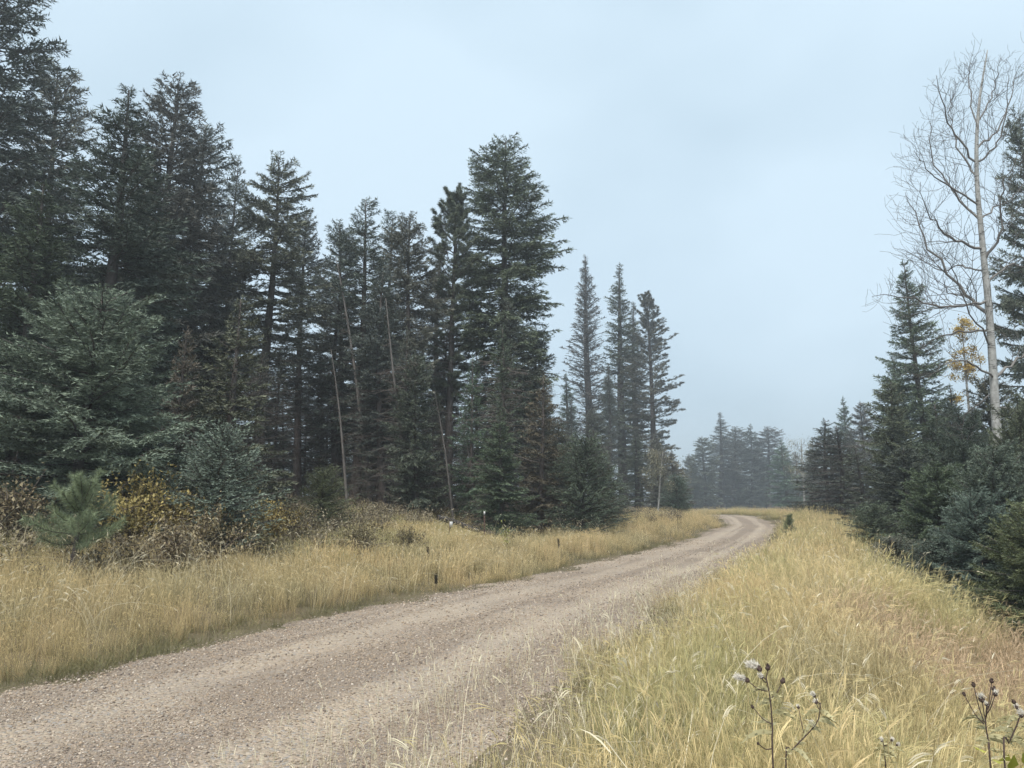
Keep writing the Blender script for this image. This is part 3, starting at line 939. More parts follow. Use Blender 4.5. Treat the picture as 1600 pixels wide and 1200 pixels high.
# ------------------------------------------------------------------ aspens
def limb_mesh(name, P, r0, rng, levels=2, twig_n=12, tint=0.35, mat="aspen_twig"):
    mb = MB()
    pts = spline(P, 14)
    pts[1:] += rng.normal(size=(13, 3)) * 0.011 * np.linalg.norm(P[-1] - P[0])
    L = np.linalg.norm(np.diff(pts, axis=0), axis=1).sum()
    tube(mb, pts, np.linspace(r0, 0.006, 14), 6, np.linspace(0.7, 0.1, 14).repeat(6).tolist() + [0.2], True)
    def sub(p, d, l, r, lev):
        n = 6
        q = [p]
        dd = d / np.linalg.norm(d)
        for k in range(n):
            dd = dd + np.array([0, 0, 0.13]) + rng.normal(size=3) * 0.25
            dd /= np.linalg.norm(dd)
            q.append(q[-1] + dd * l / n)
        q = np.array(q)
        tube(mb, q, np.linspace(r, 0.0035, n + 1), 3, rng.uniform(0.05, 0.35), False)
        if lev > 0:
            for _ in range(rng.integers(3, 6)):
                k = rng.integers(1, n)
                t = q[k + 1] - q[k]
                t /= np.linalg.norm(t)
                s = rng.normal(size=3)
                s -= t * s.dot(t)
                s /= np.linalg.norm(s)
                sub(q[k], t * 0.75 + s * 0.75 + [0, 0, 0.1], l * rng.uniform(0.3, 0.55), r * 0.55, lev - 1)
    m = max(5, int(twig_n * L / 2.0))
    for _ in range(m):
        u = rng.uniform(0.18, 1.0)
        k = min(12, int(u * 13))
        t = pts[k + 1] - pts[k]
        t /= np.linalg.norm(t)
        s = rng.normal(size=3)
        s -= t * s.dot(t)
        s /= np.linalg.norm(s)
        sub(pts[k], t * 0.7 + s * 0.8, rng.uniform(0.25, 0.5) * L * (1.15 - 0.6 * u) + 0.15, max(0.005, r0 * 0.32 * (1.1 - u)), levels - 1)
    return mb.mesh(name, M[mat])

def bare_aspen():
    rng = np.random.default_rng(8)
    Y = 20.0
    tr = [(1570, 880), (1564, 790), (1559, 700), (1553, 600), (1545, 480), (1535, 380), (1526, 270), (1529, 170), (1543, 78)]
    P = np.array([at(px, py, Y) for px, py in tr])
    base = np.array([P[0, 0], Y, tz(P[0, 0], Y) - 0.1])
    P[0] = base
    root = empty("bare_aspen_tree", base)
    tag(root, "tall bare aspen with pale trunk and spreading leafless limbs at right", "tree")
    mb = MB()
    pts = spline(P - base, 40)
    t = np.linspace(0, 1, 40)
    tube(mb, pts, 0.132 * (1 - t) ** 0.8 + 0.012, 12, 0.5, True, 0.03, rng)
    link("trunk", mb.mesh("aspen_trunk", M["aspen_bark"], True), root)
    limbs = [
        ([(1546, 492), (1505, 455), (1445, 375), (1412, 300)], 0.055, 1.2), ([(1545, 470), (1482, 480), (1420, 464), (1368, 462)], 0.04, -0.8),
        ([(1535, 398), (1492, 372), (1455, 340), (1436, 285)], 0.04, -1.0), ([(1530, 338), (1490, 300), (1458, 250), (1450, 190)], 0.035, 0.8),
        ([(1528, 250), (1490, 205), (1470, 160), (1462, 118)], 0.03, -0.5), ([(1528, 240), (1560, 200), (1580, 150), (1592, 105)], 0.03, 0.6),
        ([(1538, 402), (1562, 365), (1566, 300), (1592, 235)], 0.04, -0.9), ([(1550, 522), (1505, 518), (1460, 530), (1425, 556)], 0.035, 1.0),
        ([(1553, 592), (1515, 566), (1478, 568), (1452, 590)], 0.032, -1.0), ([(1553, 592), (1590, 562), (1625, 540), (1660, 535)], 0.04, 0.9),
        ([(1527, 285), (1500, 240), (1486, 190), (1482, 140)], 0.03, 0.9), ([(1527, 262), (1555, 228), (1572, 180), (1577, 120)], 0.03, -0.8),
        ([(1555, 622), (1528, 632), (1508, 650), (1500, 690)], 0.022, 0.6), ([(1542, 442), (1575, 412), (1615, 420), (1650, 400)], 0.035, 0.5),
        ([(1529, 312), (1480, 288), (1450, 268), (1425, 235)], 0.028, -0.9), ([(1529, 205), (1517, 150), (1514, 120), (1516, 98)], 0.022, 0.3),
        ([(1530, 195), (1549, 150), (1558, 120), (1562, 92)], 0.022, -0.3), ([(1548, 545), (1520, 500), (1490, 425), (1470, 390)], 0.028, -1.4),
        ([(1532, 350), (1560, 320), (1590, 300), (1625, 250)], 0.028, 1.2), ([(1540, 430), (1505, 415), (1465, 420), (1430, 400)], 0.028, 1.6),
        ([(1555, 640), (1585, 640), (1612, 655), (1640, 650)], 0.022, -0.7)]
    for pp, r, dep in limbs:
        q = np.array([at(px, py, Y + dep * k / 3.0) for k, (px, py) in enumerate(pp)]) - base
        k = np.abs(pts[:, 2] - q[0, 2]).argmin()
        q[0] = pts[k]
        link("limb", limb_mesh("aspen_limb", q, r, rng), root)
    # the dark branch scar low on the trunk
    return root
bare_aspen()

def leaf_cards(mb, C, size, rng, n_jit=0.0):
    n = len(C)
    d = rng.normal(size=(n, 3))
    d, a, b = frame(d)
    s = size * rng.uniform(0.6, 1.25, n)[:, None]
    bend = 0.25
    v = np.empty((n, 4, 3))
    v[:, 0] = C - d * s
    v[:, 1] = C + a * s * 0.55 + b * s * bend
    v[:, 2] = C + d * s
    v[:, 3] = C - a * s * 0.55 + b * s * bend
    i = np.arange(n)[:, None] * 4
    f = np.concatenate([i + [[0, 1, 2]], i + [[0, 2, 3]]])
    mb.add(v.reshape(-1, 3), f, np.repeat(rng.random(n), 4))

M["yellow_leaf"] = foliage_mat("yellow_leaf", (0.30, 0.20, 0.055), (0.62, 0.46, 0.13), transl=0.3)
M["pale_leaf"] = foliage_mat("pale_leaf", (0.20, 0.18, 0.11), (0.38, 0.34, 0.21), transl=0.3)

def small_aspen(px, Y, base_py, top, r, label, leaves=0, mat="pale_leaf", seed=1, wide=0.9, lean=0.0, leaf_lo=0.45, color=(1, 1, 1)):
    rng = np.random.default_rng(seed)
    p1 = at(px, top, Y)
    p0 = np.array([p1[0] - lean, Y, tz(p1[0] - lean, Y) - 0.1])
    root = empty("aspen_tree", p0)
    tag(root, label, "tree")
    mb = MB()
    H = p1[2] - p0[2]
    P = np.array([[0, 0, 0], [lean * 0.2 + 0.05, 0.02, H * 0.35], [lean * 0.7 - 0.05, -0.03, H * 0.7], [lean, 0, H]])
    pts = spline(P, 20)
    t = np.linspace(0, 1, 20)
    tube(mb, pts, r * (1 - t) ** 0.7 + 0.012, 8, 0.5, True, 0.04, rng)
    link("trunk", mb.mesh("aspen_trunk", M["aspen_bark"], True), root)
    for k in range(14):
        u = rng.uniform(0.35, 0.95)
        o = pts[int(u * 19)]
        az = rng.uniform(0, 6.28)
        l = wide * (1.2 - u) * rng.uniform(0.7, 1.3) + 0.25
        q = np.array([o, o + np.array([math.cos(az) * 0.45, math.sin(az) * 0.45, 0.3]) * l, o + np.array([math.cos(az), math.sin(az), 0.9]) * l])
        link("limb", limb_mesh("aspen_limb", q, r * 0.35 * (1.2 - u), rng, 2, 10), root)
    if leaves:
        lb = MB()
        c = rng.normal(size=(leaves, 3)) * np.array([wide * 0.55, wide * 0.55, H * 0.16])
        nclump = 26
        cl = np.stack([rng.normal(size=nclump) * wide * 0.5, rng.normal(size=nclump) * wide * 0.5, rng.uniform(leaf_lo, 1.0, nclump) * H], 1)
        C = cl[rng.integers(nclump, size=leaves)] + rng.normal(size=(leaves, 3)) * wide * 0.16
        leaf_cards(lb, C, 0.055, rng)
        o = link("crown", lb.mesh("aspen_leaves", M[mat]), root)
        o.color = (*color, 1)
    return root
small_aspen(1502, 36, 800, 495, 0.09, "slim aspen holding yellow leaves between big spruce and bare aspen", 3800, "yellow_leaf", 3, 0.75, 0.0, 0.70)
small_aspen(1252, 80, 800, 684, 0.13, "white trunked far aspen with pale thin leaves beyond the bend", 2600, "pale_leaf", 4, 1.7, 0.1, 0.4)
small_aspen(1036, 48, 815, 706, 0.055, "thin white leaning aspen at the grass edge left of the bend", 2400, "pale_leaf", 5, 1.3, 0.45, 0.4, (0.75, 0.78, 0.85))

# ------------------------------------------------------------------ scattered ground cover (instanced on real points)
def scatter(name, pts, variants, rng, scale=(0.8, 1.2), tilt=0.15, label=None, scl=None):
    n = len(pts)
    me = bpy.data.meshes.new(name)
    me.vertices.add(n)
    me.vertices.foreach_set("co", np.asarray(pts, np.float32).ravel())
    rot = np.stack([rng.normal(size=n) * tilt, rng.normal(size=n) * tilt, rng.uniform(0, 6.283, n)], 1).astype(np.float32)
    a = me.attributes.new("rot", 'FLOAT_VECTOR', 'POINT'); a.data.foreach_set("vector", rot.ravel())
    sc = rng.uniform(scale[0], scale[1], n) if scl is None else scl
    a = me.attributes.new("scl", 'FLOAT', 'POINT'); a.data.foreach_set("value", sc.astype(np.float32))
    a = me.attributes.new("idx", 'INT', 'POINT'); a.data.foreach_set("value", rng.integers(0, len(variants), n).astype(np.int32))
    o = link(name, me)
    ng = bpy.data.node_groups.new(name + "_nodes", 'GeometryNodeTree')
    ng.interface.new_socket("Geometry", in_out='INPUT', socket_type='NodeSocketGeometry')
    ng.interface.new_socket("Geometry", in_out='OUTPUT', socket_type='NodeSocketGeometry')
    gi, go = ng.nodes.new("NodeGroupInput"), ng.nodes.new("NodeGroupOutput")
    iop = ng.nodes.new("GeometryNodeInstanceOnPoints")
    iop.inputs["Pick Instance"].default_value = True
    jn = ng.nodes.new("GeometryNodeJoinGeometry")
    for vo in variants:
        oi = ng.nodes.new("GeometryNodeObjectInfo")
        oi.inputs["Object"].default_value = vo
        oi.inputs["As Instance"].default_value = True
        ng.links.new(oi.outputs["Geometry"], jn.inputs[0])
    def na(nm, dt):
        q = ng.nodes.new("GeometryNodeInputNamedAttribute")
        q.data_type = dt
        q.inputs["Name"].default_value = nm
        return q.outputs["Attribute"]
    e2r = ng.nodes.new("FunctionNodeEulerToRotation")
    ng.links.new(na("rot", 'FLOAT_VECTOR'), e2r.inputs[0])
    ng.links.new(gi.outputs[0], iop.inputs["Points"])
    ng.links.new(jn.outputs[0], iop.inputs["Instance"])
    ng.links.new(na("idx", 'INT'), iop.inputs["Instance Index"])
    ng.links.new(e2r.outputs[0], iop.inputs["Rotation"])
    ng.links.new(na("scl", 'FLOAT'), iop.inputs["Scale"])
    ng.links.new(iop.outputs[0], go.inputs[0])
    md = o.modifiers.new("scatter", 'NODES')
    md.node_group = ng
    tag(o, label=label, kind="stuff")
    return o

def variant(name, me):
    return bpy.data.objects.new(name, me)       # not linked: only the scatter's source mesh

def ribbon(mb, P, w, tint, rng, cup=True):
    """flat tapering blade along polyline"""
    P = np.asarray(P)
    n = len(P)
    t = np.gradient(P, axis=0)
    t /= np.linalg.norm(t, axis=1)[:, None] + 1e-9
    az = rng.uniform(0, 6.28)
    ref = np.array([math.cos(az), math.sin(az), 0.0])
    s = np.cross(t, ref)
    s /= np.linalg.norm(s, axis=1)[:, None] + 1e-9
    ww = np.asarray(w)[:, None]
    v = np.concatenate([P + s * ww * 0.5, P - s * ww * 0.5])
    i = np.arange(n - 1)
    f = np.concatenate([np.stack([i, i + 1, i + n + 1], 1), np.stack([i, i + n + 1, i + n], 1)])
    mb.add(v, f, tint)

def grass_tuft(seed, n, h, spread, w, arch=0.35, head=0.0, mat=None, segs=4, hvar=0.45, name="tuft", lean=0.25):
    rng = np.random.default_rng(seed)
    mb = MB()
    for _ in range(n):
        r = spread * math.sqrt(rng.random())
        a = rng.uniform(0, 6.28)
        p = np.array([r * math.cos(a), r * math.sin(a), -0.03])
        hh = h * rng.uniform(1 - hvar, 1.1)
        az = a + rng.normal() * 0.9
        ln = abs(rng.normal()) * lean
        bend = arch * (rng.uniform(0.1, 0.7) if rng.random() < 0.8 else rng.uniform(1.2, 2.6)) * hh
        t = np.linspace(0, 1, segs + 1)
        P = p + np.stack([np.cos(az) * (ln * hh * t + bend * t ** 2.6), np.sin(az) * (ln * hh * t + bend * t ** 2.6), hh * t - 0.45 * bend * t ** 3], 1)
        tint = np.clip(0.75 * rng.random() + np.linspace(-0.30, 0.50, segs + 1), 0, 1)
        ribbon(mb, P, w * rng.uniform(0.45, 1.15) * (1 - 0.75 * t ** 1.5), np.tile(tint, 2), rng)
        if head and rng.random() < head:
            d = P[-1] - P[-2]
            d /= np.linalg.norm(d)
            for q in range(3):
                e = P[-1] - d * 0.02
                tt = np.linspace(0, 1, 4)
                H = e + d * (tt * rng.uniform(0.05, 0.10))[:, None] + rng.normal(size=3) * 0.004 + np.array([0, 0, -0.03]) * (tt ** 2)[:, None]
                ribbon(mb, H, w * 0.75 * np.array([0.5, 1.0, 0.8, 0.15]), min(1.0, tint[-1] + 0.25), rng)
    return variant(name, mb.mesh(name, mat))

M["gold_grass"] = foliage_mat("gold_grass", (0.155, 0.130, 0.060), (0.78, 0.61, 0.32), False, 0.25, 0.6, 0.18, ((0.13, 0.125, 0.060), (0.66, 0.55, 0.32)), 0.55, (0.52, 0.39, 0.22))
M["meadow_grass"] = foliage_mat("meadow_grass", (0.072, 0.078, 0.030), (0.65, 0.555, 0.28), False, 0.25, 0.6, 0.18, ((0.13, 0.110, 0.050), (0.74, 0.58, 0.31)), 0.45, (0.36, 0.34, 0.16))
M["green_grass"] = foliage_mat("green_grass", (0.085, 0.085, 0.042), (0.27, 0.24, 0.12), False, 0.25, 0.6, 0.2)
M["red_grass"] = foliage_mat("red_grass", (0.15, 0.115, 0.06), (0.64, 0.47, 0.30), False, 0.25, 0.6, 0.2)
M["brown_weed"] = foliage_mat("brown_weed", (0.085, 0.070, 0.048), (0.25, 0.21, 0.14), False, 0.1, 0.8, 0.2)
M["pale_stalk"] = foliage_mat("pale_stalk", (0.48, 0.40, 0.25), (0.74, 0.66, 0.48), False, 0.2, 0.6, 0.15)

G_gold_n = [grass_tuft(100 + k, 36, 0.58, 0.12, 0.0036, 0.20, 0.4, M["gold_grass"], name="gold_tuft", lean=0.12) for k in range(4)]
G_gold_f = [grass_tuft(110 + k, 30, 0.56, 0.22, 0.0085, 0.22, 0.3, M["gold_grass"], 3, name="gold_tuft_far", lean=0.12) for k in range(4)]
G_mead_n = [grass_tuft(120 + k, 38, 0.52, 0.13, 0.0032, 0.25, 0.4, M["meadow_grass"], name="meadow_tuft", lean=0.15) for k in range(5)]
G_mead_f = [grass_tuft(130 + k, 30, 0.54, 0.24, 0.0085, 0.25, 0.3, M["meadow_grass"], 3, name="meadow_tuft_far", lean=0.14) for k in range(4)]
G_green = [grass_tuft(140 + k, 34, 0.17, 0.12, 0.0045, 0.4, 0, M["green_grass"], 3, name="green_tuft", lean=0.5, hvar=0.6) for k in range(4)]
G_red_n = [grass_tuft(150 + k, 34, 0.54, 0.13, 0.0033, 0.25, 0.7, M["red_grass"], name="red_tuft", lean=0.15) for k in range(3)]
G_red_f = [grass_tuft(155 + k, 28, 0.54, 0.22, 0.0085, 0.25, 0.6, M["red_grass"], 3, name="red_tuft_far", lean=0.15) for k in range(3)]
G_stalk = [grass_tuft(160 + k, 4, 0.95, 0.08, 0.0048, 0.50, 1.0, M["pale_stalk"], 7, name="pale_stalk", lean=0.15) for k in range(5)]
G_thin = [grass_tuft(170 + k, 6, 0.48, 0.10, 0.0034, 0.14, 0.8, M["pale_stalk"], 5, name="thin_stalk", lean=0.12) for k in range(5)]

def weed(seed, h, n, mat, name="weed", leaf=0.03):
    rng = np.random.default_rng(seed)
    mb = MB()
    for _ in range(n):
        a = rng.uniform(0, 6.28)
        d = np.array([math.cos(a) * 0.3, math.sin(a) * 0.3, 1.0])
        hh = h * rng.uniform(0.5, 1.1)
        t = np.linspace(0, 1, 4)
        P = d * (t * hh)[:, None] + rng.normal(size=(4, 3)) * 0.02 * t[:, None]
        tube(mb, P, 0.005 * (1 - 0.7 * t), 3, 0.2, False)
        C = d * (rng.uniform(0.3, 1, 14) * hh)[:, None] + rng.normal(size=(14, 3)) * 0.06
        leaf_cards(mb, C, leaf, rng)
    return variant(name, mb.mesh(name, mat))
G_weed = [weed(180 + k, 0.45, 9, M["brown_weed"]) for k in range(4)]

rng = np.random.default_rng(77)
def sample(n, x0, x1, y0, y1):
    """points thinned with distance so that the cover stays even in the picture"""
    u = rng.random(n)
    y = y0 * (y1 / y0) ** u
    x = rng.uniform(x0, x1, n)
    return x, y
def in_view(x, y, m=0.12):
    return np.abs(x) < (0.675 + m) * np.maximum(y, 0.1) + 0.9

def zones(x, y):
    s, hw, _ = road_coords(x, y)
    return s, -s - hw, s - hw

def put(x, y, keep):
    x, y = x[keep], y[keep]
    return np.stack([x, y, terrain(x, y)], 1)

def cover(n, y0, y1):
    y = np.sqrt(rng.uniform(y0 ** 2, y1 ** 2, n))
    x = rng.uniform(-0.82, 0.82, n) * y
    return x, y
def uniform_cover(dens, y0, y1):
    area = 0.82 * (y1 ** 2 - y0 ** 2)
    return cover(int(area * dens), y0, y1)

GRASS_L = dict(gold=[], mead=[], green=[], red=[], stalk=[], thin=[], weed=[])
P_gold_n, P_gold_f, P_mead_n, P_mead_f, P_green, P_red_n, P_red_f, P_stalk, P_thin, P_weed = ([] for _ in range(10))
for (dens, y0, y1, near) in ((120, 1.4, 5.0, True), (92, 5.0, 9.0, True), (72, 9.0, 14.0, True), (34, 14.0, 26.0, False), (18, 26.0, 45.0, False), (9, 45.0, 92.0, False)):
    x, y = uniform_cover(dens, y0, y1)
    s, dL, dR = zones(x, y)
    r = rng.random(len(x))
    nz = vnoise(x, y, 1.6, 21)
    nz2 = vnoise(x, y, 4.0, 22)
    # left verge
    fl = 9.5 - 4.0 * sstep(2, 8, x)                         # forest edge distance
    gold = (dL > -0.15 + 1.2 * nz) & (dL < 3.4 + 2.0 * nz2) & (r < 0.35 + 0.6 * vnoise(x, y, 0.7, 23))
    mixl = (dL >= 3.0 + 1.2 * nz2) & (dL < fl) & (r < 0.62)
    green = (dL > -0.55 + 1.1 * nz) & (dL < 1.5) & (r > 0.50 + 0.55 * vnoise(x, y, 0.45, 24))
    weedl = (dL > fl - 3.2) & (dL < fl + 9) & (rng.random(len(x)) < 0.22)
    farside = (y > 62) & (np.abs(s) > 2) & (r < 0.8)
    # right verge: sparse shoulder, then thick meadow, reddening down the slope
    thick = sstep(-0.1, 1.3, dR + (nz - 0.5) * 1.6)
    gap = 0.28 + 0.72 * sstep(0.3, 0.65, vnoise(x, y, 0.55, 25))
    mead = (dR > -0.25) & (dR < 8.0) & (r < thick * gap) & (nz2 + 0.11 * (dR - 3) < 0.80)
    red = (dR > 0.5) & (dR < 9.0) & (r < thick * gap) & ~mead
    thin = (dR > -0.75) & (dR < 1.5) & (rng.random(len(x)) < 0.20)
    greenr = (dR > 0.0) & (dR < 4.5) & (rng.random(len(x)) < 0.45 * sstep(0.45, 0.6, nz))
    stalk = ((dL > 0.8) & (dL < 7)) & (rng.random(len(x)) < 0.075)
    stalkr = ((dR > 0.6) & (dR < 7)) & (rng.random(len(x)) < 0.045)
    shrubby = sstep(9.5, 12.5, y) * (1 - sstep(18, 24, y)) * sstep(3.0, 5.0, dL) * (1 - sstep(-3.5, -1.0, x))
    mixl &= rng.random(len(x)) > 0.40 * shrubby
    weedl |= (shrubby > 0.3) & (rng.random(len(x)) < 0.05)
    goldr = mead & (dR < 2.6) & (vnoise(x, y, 1.3, 26) > 0.52)
    mead &= ~goldr
    A = put(x, y, gold | farside | goldr)
    B = put(x, y, mead | mixl)
    C = put(x, y, red)
    (P_gold_n if near else P_gold_f).append(A)
    (P_mead_n if near else P_mead_f).append(B)
    (P_red_n if near else P_red_f).append(C)
    P_green.append(put(x, y, green | greenr | (mixl & (r < 0.15))))
    P_stalk.append(put(x, y, (stalk | stalkr) & (y < 30)))
    P_thin.append(put(x, y, thin & (y < 20)))
    P_weed.append(put(x, y, weedl & (y < 60)))
cat = lambda L: np.concatenate(L)
def heights(P, lo, hi, left=0.62):
    """grass height: tall and short patches, lower left of the road than right of it, lowest at the gravel"""
    s_, hw_, _ = road_coords(P[:, 0], P[:, 1])
    off = np.abs(s_) - hw_
    n_ = 0.6 * vnoise(P[:, 0], P[:, 1], 0.8, 41) + 0.4 * vnoise(P[:, 0], P[:, 1], 2.6, 42)
    k = 0.45 + 1.1 * n_
    return rng.uniform(lo, hi, len(P)) * k * np.where(s_ < 0, left, 1.0) * (0.45 + 0.55 * sstep(0.0, 1.6, off))
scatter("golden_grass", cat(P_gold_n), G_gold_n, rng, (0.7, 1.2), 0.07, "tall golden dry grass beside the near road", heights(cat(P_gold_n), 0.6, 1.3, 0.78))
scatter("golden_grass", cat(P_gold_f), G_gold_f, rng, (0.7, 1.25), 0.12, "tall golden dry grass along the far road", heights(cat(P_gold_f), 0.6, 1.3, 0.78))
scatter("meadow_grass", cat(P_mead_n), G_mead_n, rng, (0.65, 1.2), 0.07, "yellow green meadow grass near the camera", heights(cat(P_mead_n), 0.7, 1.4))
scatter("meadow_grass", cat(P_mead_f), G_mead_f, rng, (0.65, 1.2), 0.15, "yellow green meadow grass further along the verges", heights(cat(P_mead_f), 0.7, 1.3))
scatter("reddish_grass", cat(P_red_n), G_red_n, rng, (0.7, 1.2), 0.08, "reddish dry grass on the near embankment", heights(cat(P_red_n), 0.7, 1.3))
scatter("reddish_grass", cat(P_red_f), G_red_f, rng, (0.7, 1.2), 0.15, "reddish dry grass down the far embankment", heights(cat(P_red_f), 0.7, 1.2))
scatter("short_green_grass", cat(P_green), G_green, rng, (0.7, 1.4), 0.2, "short green grass fringing the gravel")
scatter("pale_grass_stalks", cat(P_stalk), G_stalk, rng, (0.7, 1.15), 0.12, "pale arching seed stalks above the grass")
scatter("thin_grass_stalks", cat(P_thin), G_thin, rng, (0.6, 1.2), 0.08, "sparse pale stalks on the gravel shoulder")
scatter("brown_weeds", cat(P_weed), G_weed, rng, (0.6, 1.3), 0.15, "brown withered weeds along the forest edge")
print("GRASS", {k: len(cat(v)) for k, v in dict(g=P_gold_n, gf=P_gold_f, m=P_mead_n, mf=P_mead_f, r=P_red_n, rf=P_red_f, gr=P_green, st=P_stalk, th=P_thin, w=P_weed).items()})

# loose gravel stones
def pebble(seed):
    r2 = np.random.default_rng(seed)
    g = (1 + 5 ** 0.5) / 2
    v = np.array([(-1, g, 0), (1, g, 0), (-1, -g, 0), (1, -g, 0), (0, -1, g), (0, 1, g), (0, -1, -g), (0, 1, -g), (g, 0, -1), (g, 0, 1), (-g, 0, -1), (-g, 0, 1)], float)
    f = [(0, 11, 5), (0, 5, 1), (0, 1, 7), (0, 7, 10), (0, 10, 11), (1, 5, 9), (5, 11, 4), (11, 10, 2), (10, 7, 6), (7, 1, 8), (3, 9, 4), (3, 4, 2), (3, 2, 6), (3, 6, 8), (3, 8, 9), (4, 9, 5), (2, 4, 11), (6, 2, 10), (8, 6, 7), (9, 8, 1)]
    v = v / 1.9 * r2.uniform(0.7, 1.15, (12, 1)) * np.array([1.0, r2.uniform(0.65, 0.95), r2.uniform(0.4, 0.65)])
    mb = MB(); mb.add(v, f, r2.random())
    return variant("pebble", mb.mesh("pebble", M["pebble"], False))
def pebble_mat():
    m, nt, bs, out = new_mat("pebble")
    oi = nd(nt, "ShaderNodeObjectInfo")
    cr = nd(nt, "ShaderNodeValToRGB")
    el = cr.color_ramp.elements
    el[0].position, el[0].color = 0.0, (0.13, 0.105, 0.09, 1)
    el[1].position, el[1].color = 1.0, (0.50, 0.43, 0.36, 1)
    for p, c in ((0.25, (0.23, 0.175, 0.125)), (0.45, (0.32, 0.255, 0.19)), (0.6, (0.36, 0.27, 0.19)), (0.75, (0.27, 0.24, 0.205)), (0.9, (0.42, 0.34, 0.265))):
        e = el.new(p); e.color = (*c, 1)
    nt.links.new(oi.outputs["Random"], cr.inputs[0])
    nt.links.new(cr.outputs[0], bs.inputs["Base Color"])
    bs.inputs["Roughness"].default_value = 0.85
    return m
M["pebble"] = pebble_mat()
pebs = [pebble(200 + k) for k in range(6)]
PX, PY, PS = [], [], []
for dens, y0, y1, sz in ((2600, 2.5, 6.5, 0.0068), (1300, 6.5, 10.0, 0.0085), (480, 10.0, 16.0, 0.011), (90, 16.0, 28.0, 0.014)):
    x, y = uniform_cover(dens, y0, y1)
    s, dL, dR = zones(x, y)
    u = np.abs(s) / (np.abs(s) + np.maximum(0.01, -np.maximum(dL, dR)))
    trackd = np.minimum(np.abs(u - 0.42), 1)
    k = (np.maximum(dL, dR) < 0.9 * rng.random(len(x)) ** 2) & (rng.random(len(x)) < 0.30 + 0.7 * sstep(0.05, 0.3, trackd))
    PX.append(x[k]); PY.append(y[k]); PS.append(sz * np.exp(np.clip(rng.normal(size=k.sum()) * 0.40, -0.9, 0.75)))
PX, PY, PS = cat(PX), cat(PY), cat(PS)
PZ = np.maximum(road_z(PX, PY), terrain(PX, PY))
scatter("gravel_stones", np.stack([PX, PY, PZ + PS * 0.2], 1), pebs, rng, tilt=0.35, label="loose gravel stones strewn over the road", scl=PS)
print("PEBBLES", len(PX))

# ------------------------------------------------------------------ shrubs
M["shrub_wood"] = bark_mat("shrub_wood", (0.08, 0.06, 0.05), (0.15, 0.12, 0.10), bump=0.1)
M["shrub_leaf"] = foliage_mat("shrub_leaf", (0.15, 0.125, 0.045), (0.54, 0.46, 0.18), transl=0.25)
M["brown_leaf"] = foliage_mat("brown_leaf", (0.10, 0.088, 0.052), (0.29, 0.26, 0.155), transl=0.15)
def shrub_meshes(seed, h, w, leaves, mat):
    r2 = np.random.default_rng(seed)
    st, lf = MB(), MB()
    tips = []
    for _ in range(26):
        a = r2.uniform(0, 6.28)
        sp = r2.uniform(0.1, 1.0)
        hh = h * r2.uniform(0.6, 1.05) * (1 - 0.35 * sp)
        P = spline(np.array([[0.08 * math.cos(a), 0.08 * math.sin(a), -0.03], [0.45 * w * sp * math.cos(a), 0.45 * w * sp * math.sin(a), hh * 0.6], [w * sp * math.cos(a + 0.2), w * sp * math.sin(a + 0.2), hh]]), 7)
        tube(st, P, np.linspace(0.010, 0.003, 7), 4, r2.random(), False)
        for k in range(2, 7):
            for _ in range(2):
                d = r2.normal(size=3) * 0.5 + [0, 0, 0.2]
                e = P[k] + d * 0.28 * h
                tube(st, np.stack([P[k], (P[k] + e) / 2, e]), [0.005, 0.004, 0.002], 3, r2.random(), False)
                tips += [(P[k] + e) / 2, e, P[k]]
    tips = np.array(tips)
    C = tips[r2.integers(len(tips), size=leaves)] + r2.normal(size=(leaves, 3)) * 0.055
    C[:, 2] = np.maximum(C[:, 2], 0.04)
    leaf_cards(lf, C, 0.034, r2)
    return [("stems", st.mesh("shrub_stems", M["shrub_wood"])), ("foliage", lf.mesh("shrub_foliage", M[mat]))]
SHR = {"yellow": shrub_meshes(1, 1.3, 0.8, 3800, "shrub_leaf"), "tan": shrub_meshes(2, 1.0, 0.8, 3000, "shrub_leaf"), "brown": shrub_meshes(3, 0.9, 0.85, 1900, "brown_leaf")}
def shrub(kind, px, Y, s, label, color=(1, 1, 1), group=None, wx=1.0):
    x = (px - 800) / F_PX * Y * 0.99
    root = empty("shrub", (x, Y, tz(x, Y)), random.Random(px).uniform(0, 6.28))
    root.scale = (s * wx * 1.15, s * wx * 1.15, s * 1.15)
    tag(root, label, "shrub", group)
    for pn, me in SHR[kind]:
        o = link(pn, me, root)
        o.color = (*color, 1)
GB = "withered shrubs along the left forest edge"
shrub("yellow", 222, 14.0, 1.05, "bright yellow leaved shrub under the rounded blue green spruce", (0.88, 0.84, 0.85), GB)
shrub("tan", 285, 14.2, 1.0, "dull yellow shrub just right of the bright yellow one", (0.85, 0.8, 0.85), GB)
shrub("brown", 268, 12.6, 0.8, "dark brown low shrub in front of the dull yellow one", (1, 0.9, 0.9), GB)
shrub("brown", 335, 13.6, 0.95, "brown withered shrub right of the dull yellow one", (1.15, 1.05, 1.0), GB)
shrub("tan", 365, 15.2, 0.8, "tan shrub with sparse leaves behind the brown withered one", (0.7, 0.62, 0.65), GB)
shrub("tan", 415, 17.0, 0.85, "tan shrub at the forest foot left of the young fir", (0.72, 0.66, 0.62), GB)
shrub("brown", 400, 14.6, 0.75, "brown bush in the grass left of the small young fir", (1.2, 1.15, 1.0), GB)
shrub("brown", 455, 18.5, 0.8, "brown bush just left of the small young fir", (1.0, 0.95, 0.85), GB)
shrub("brown", 25, 13.5, 1.05, "grey brown twiggy shrub at the left frame edge", (1.1, 1.0, 1.0), GB)
shrub("brown", 565, 17.5, 0.7, "brown weedy bush in the grass below the small young fir", (1.0, 0.95, 0.85), GB)
shrub("brown", 640, 18.5, 0.6, "low brown bush in the grass left of the white marker", (1.1, 1.05, 0.95), GB)

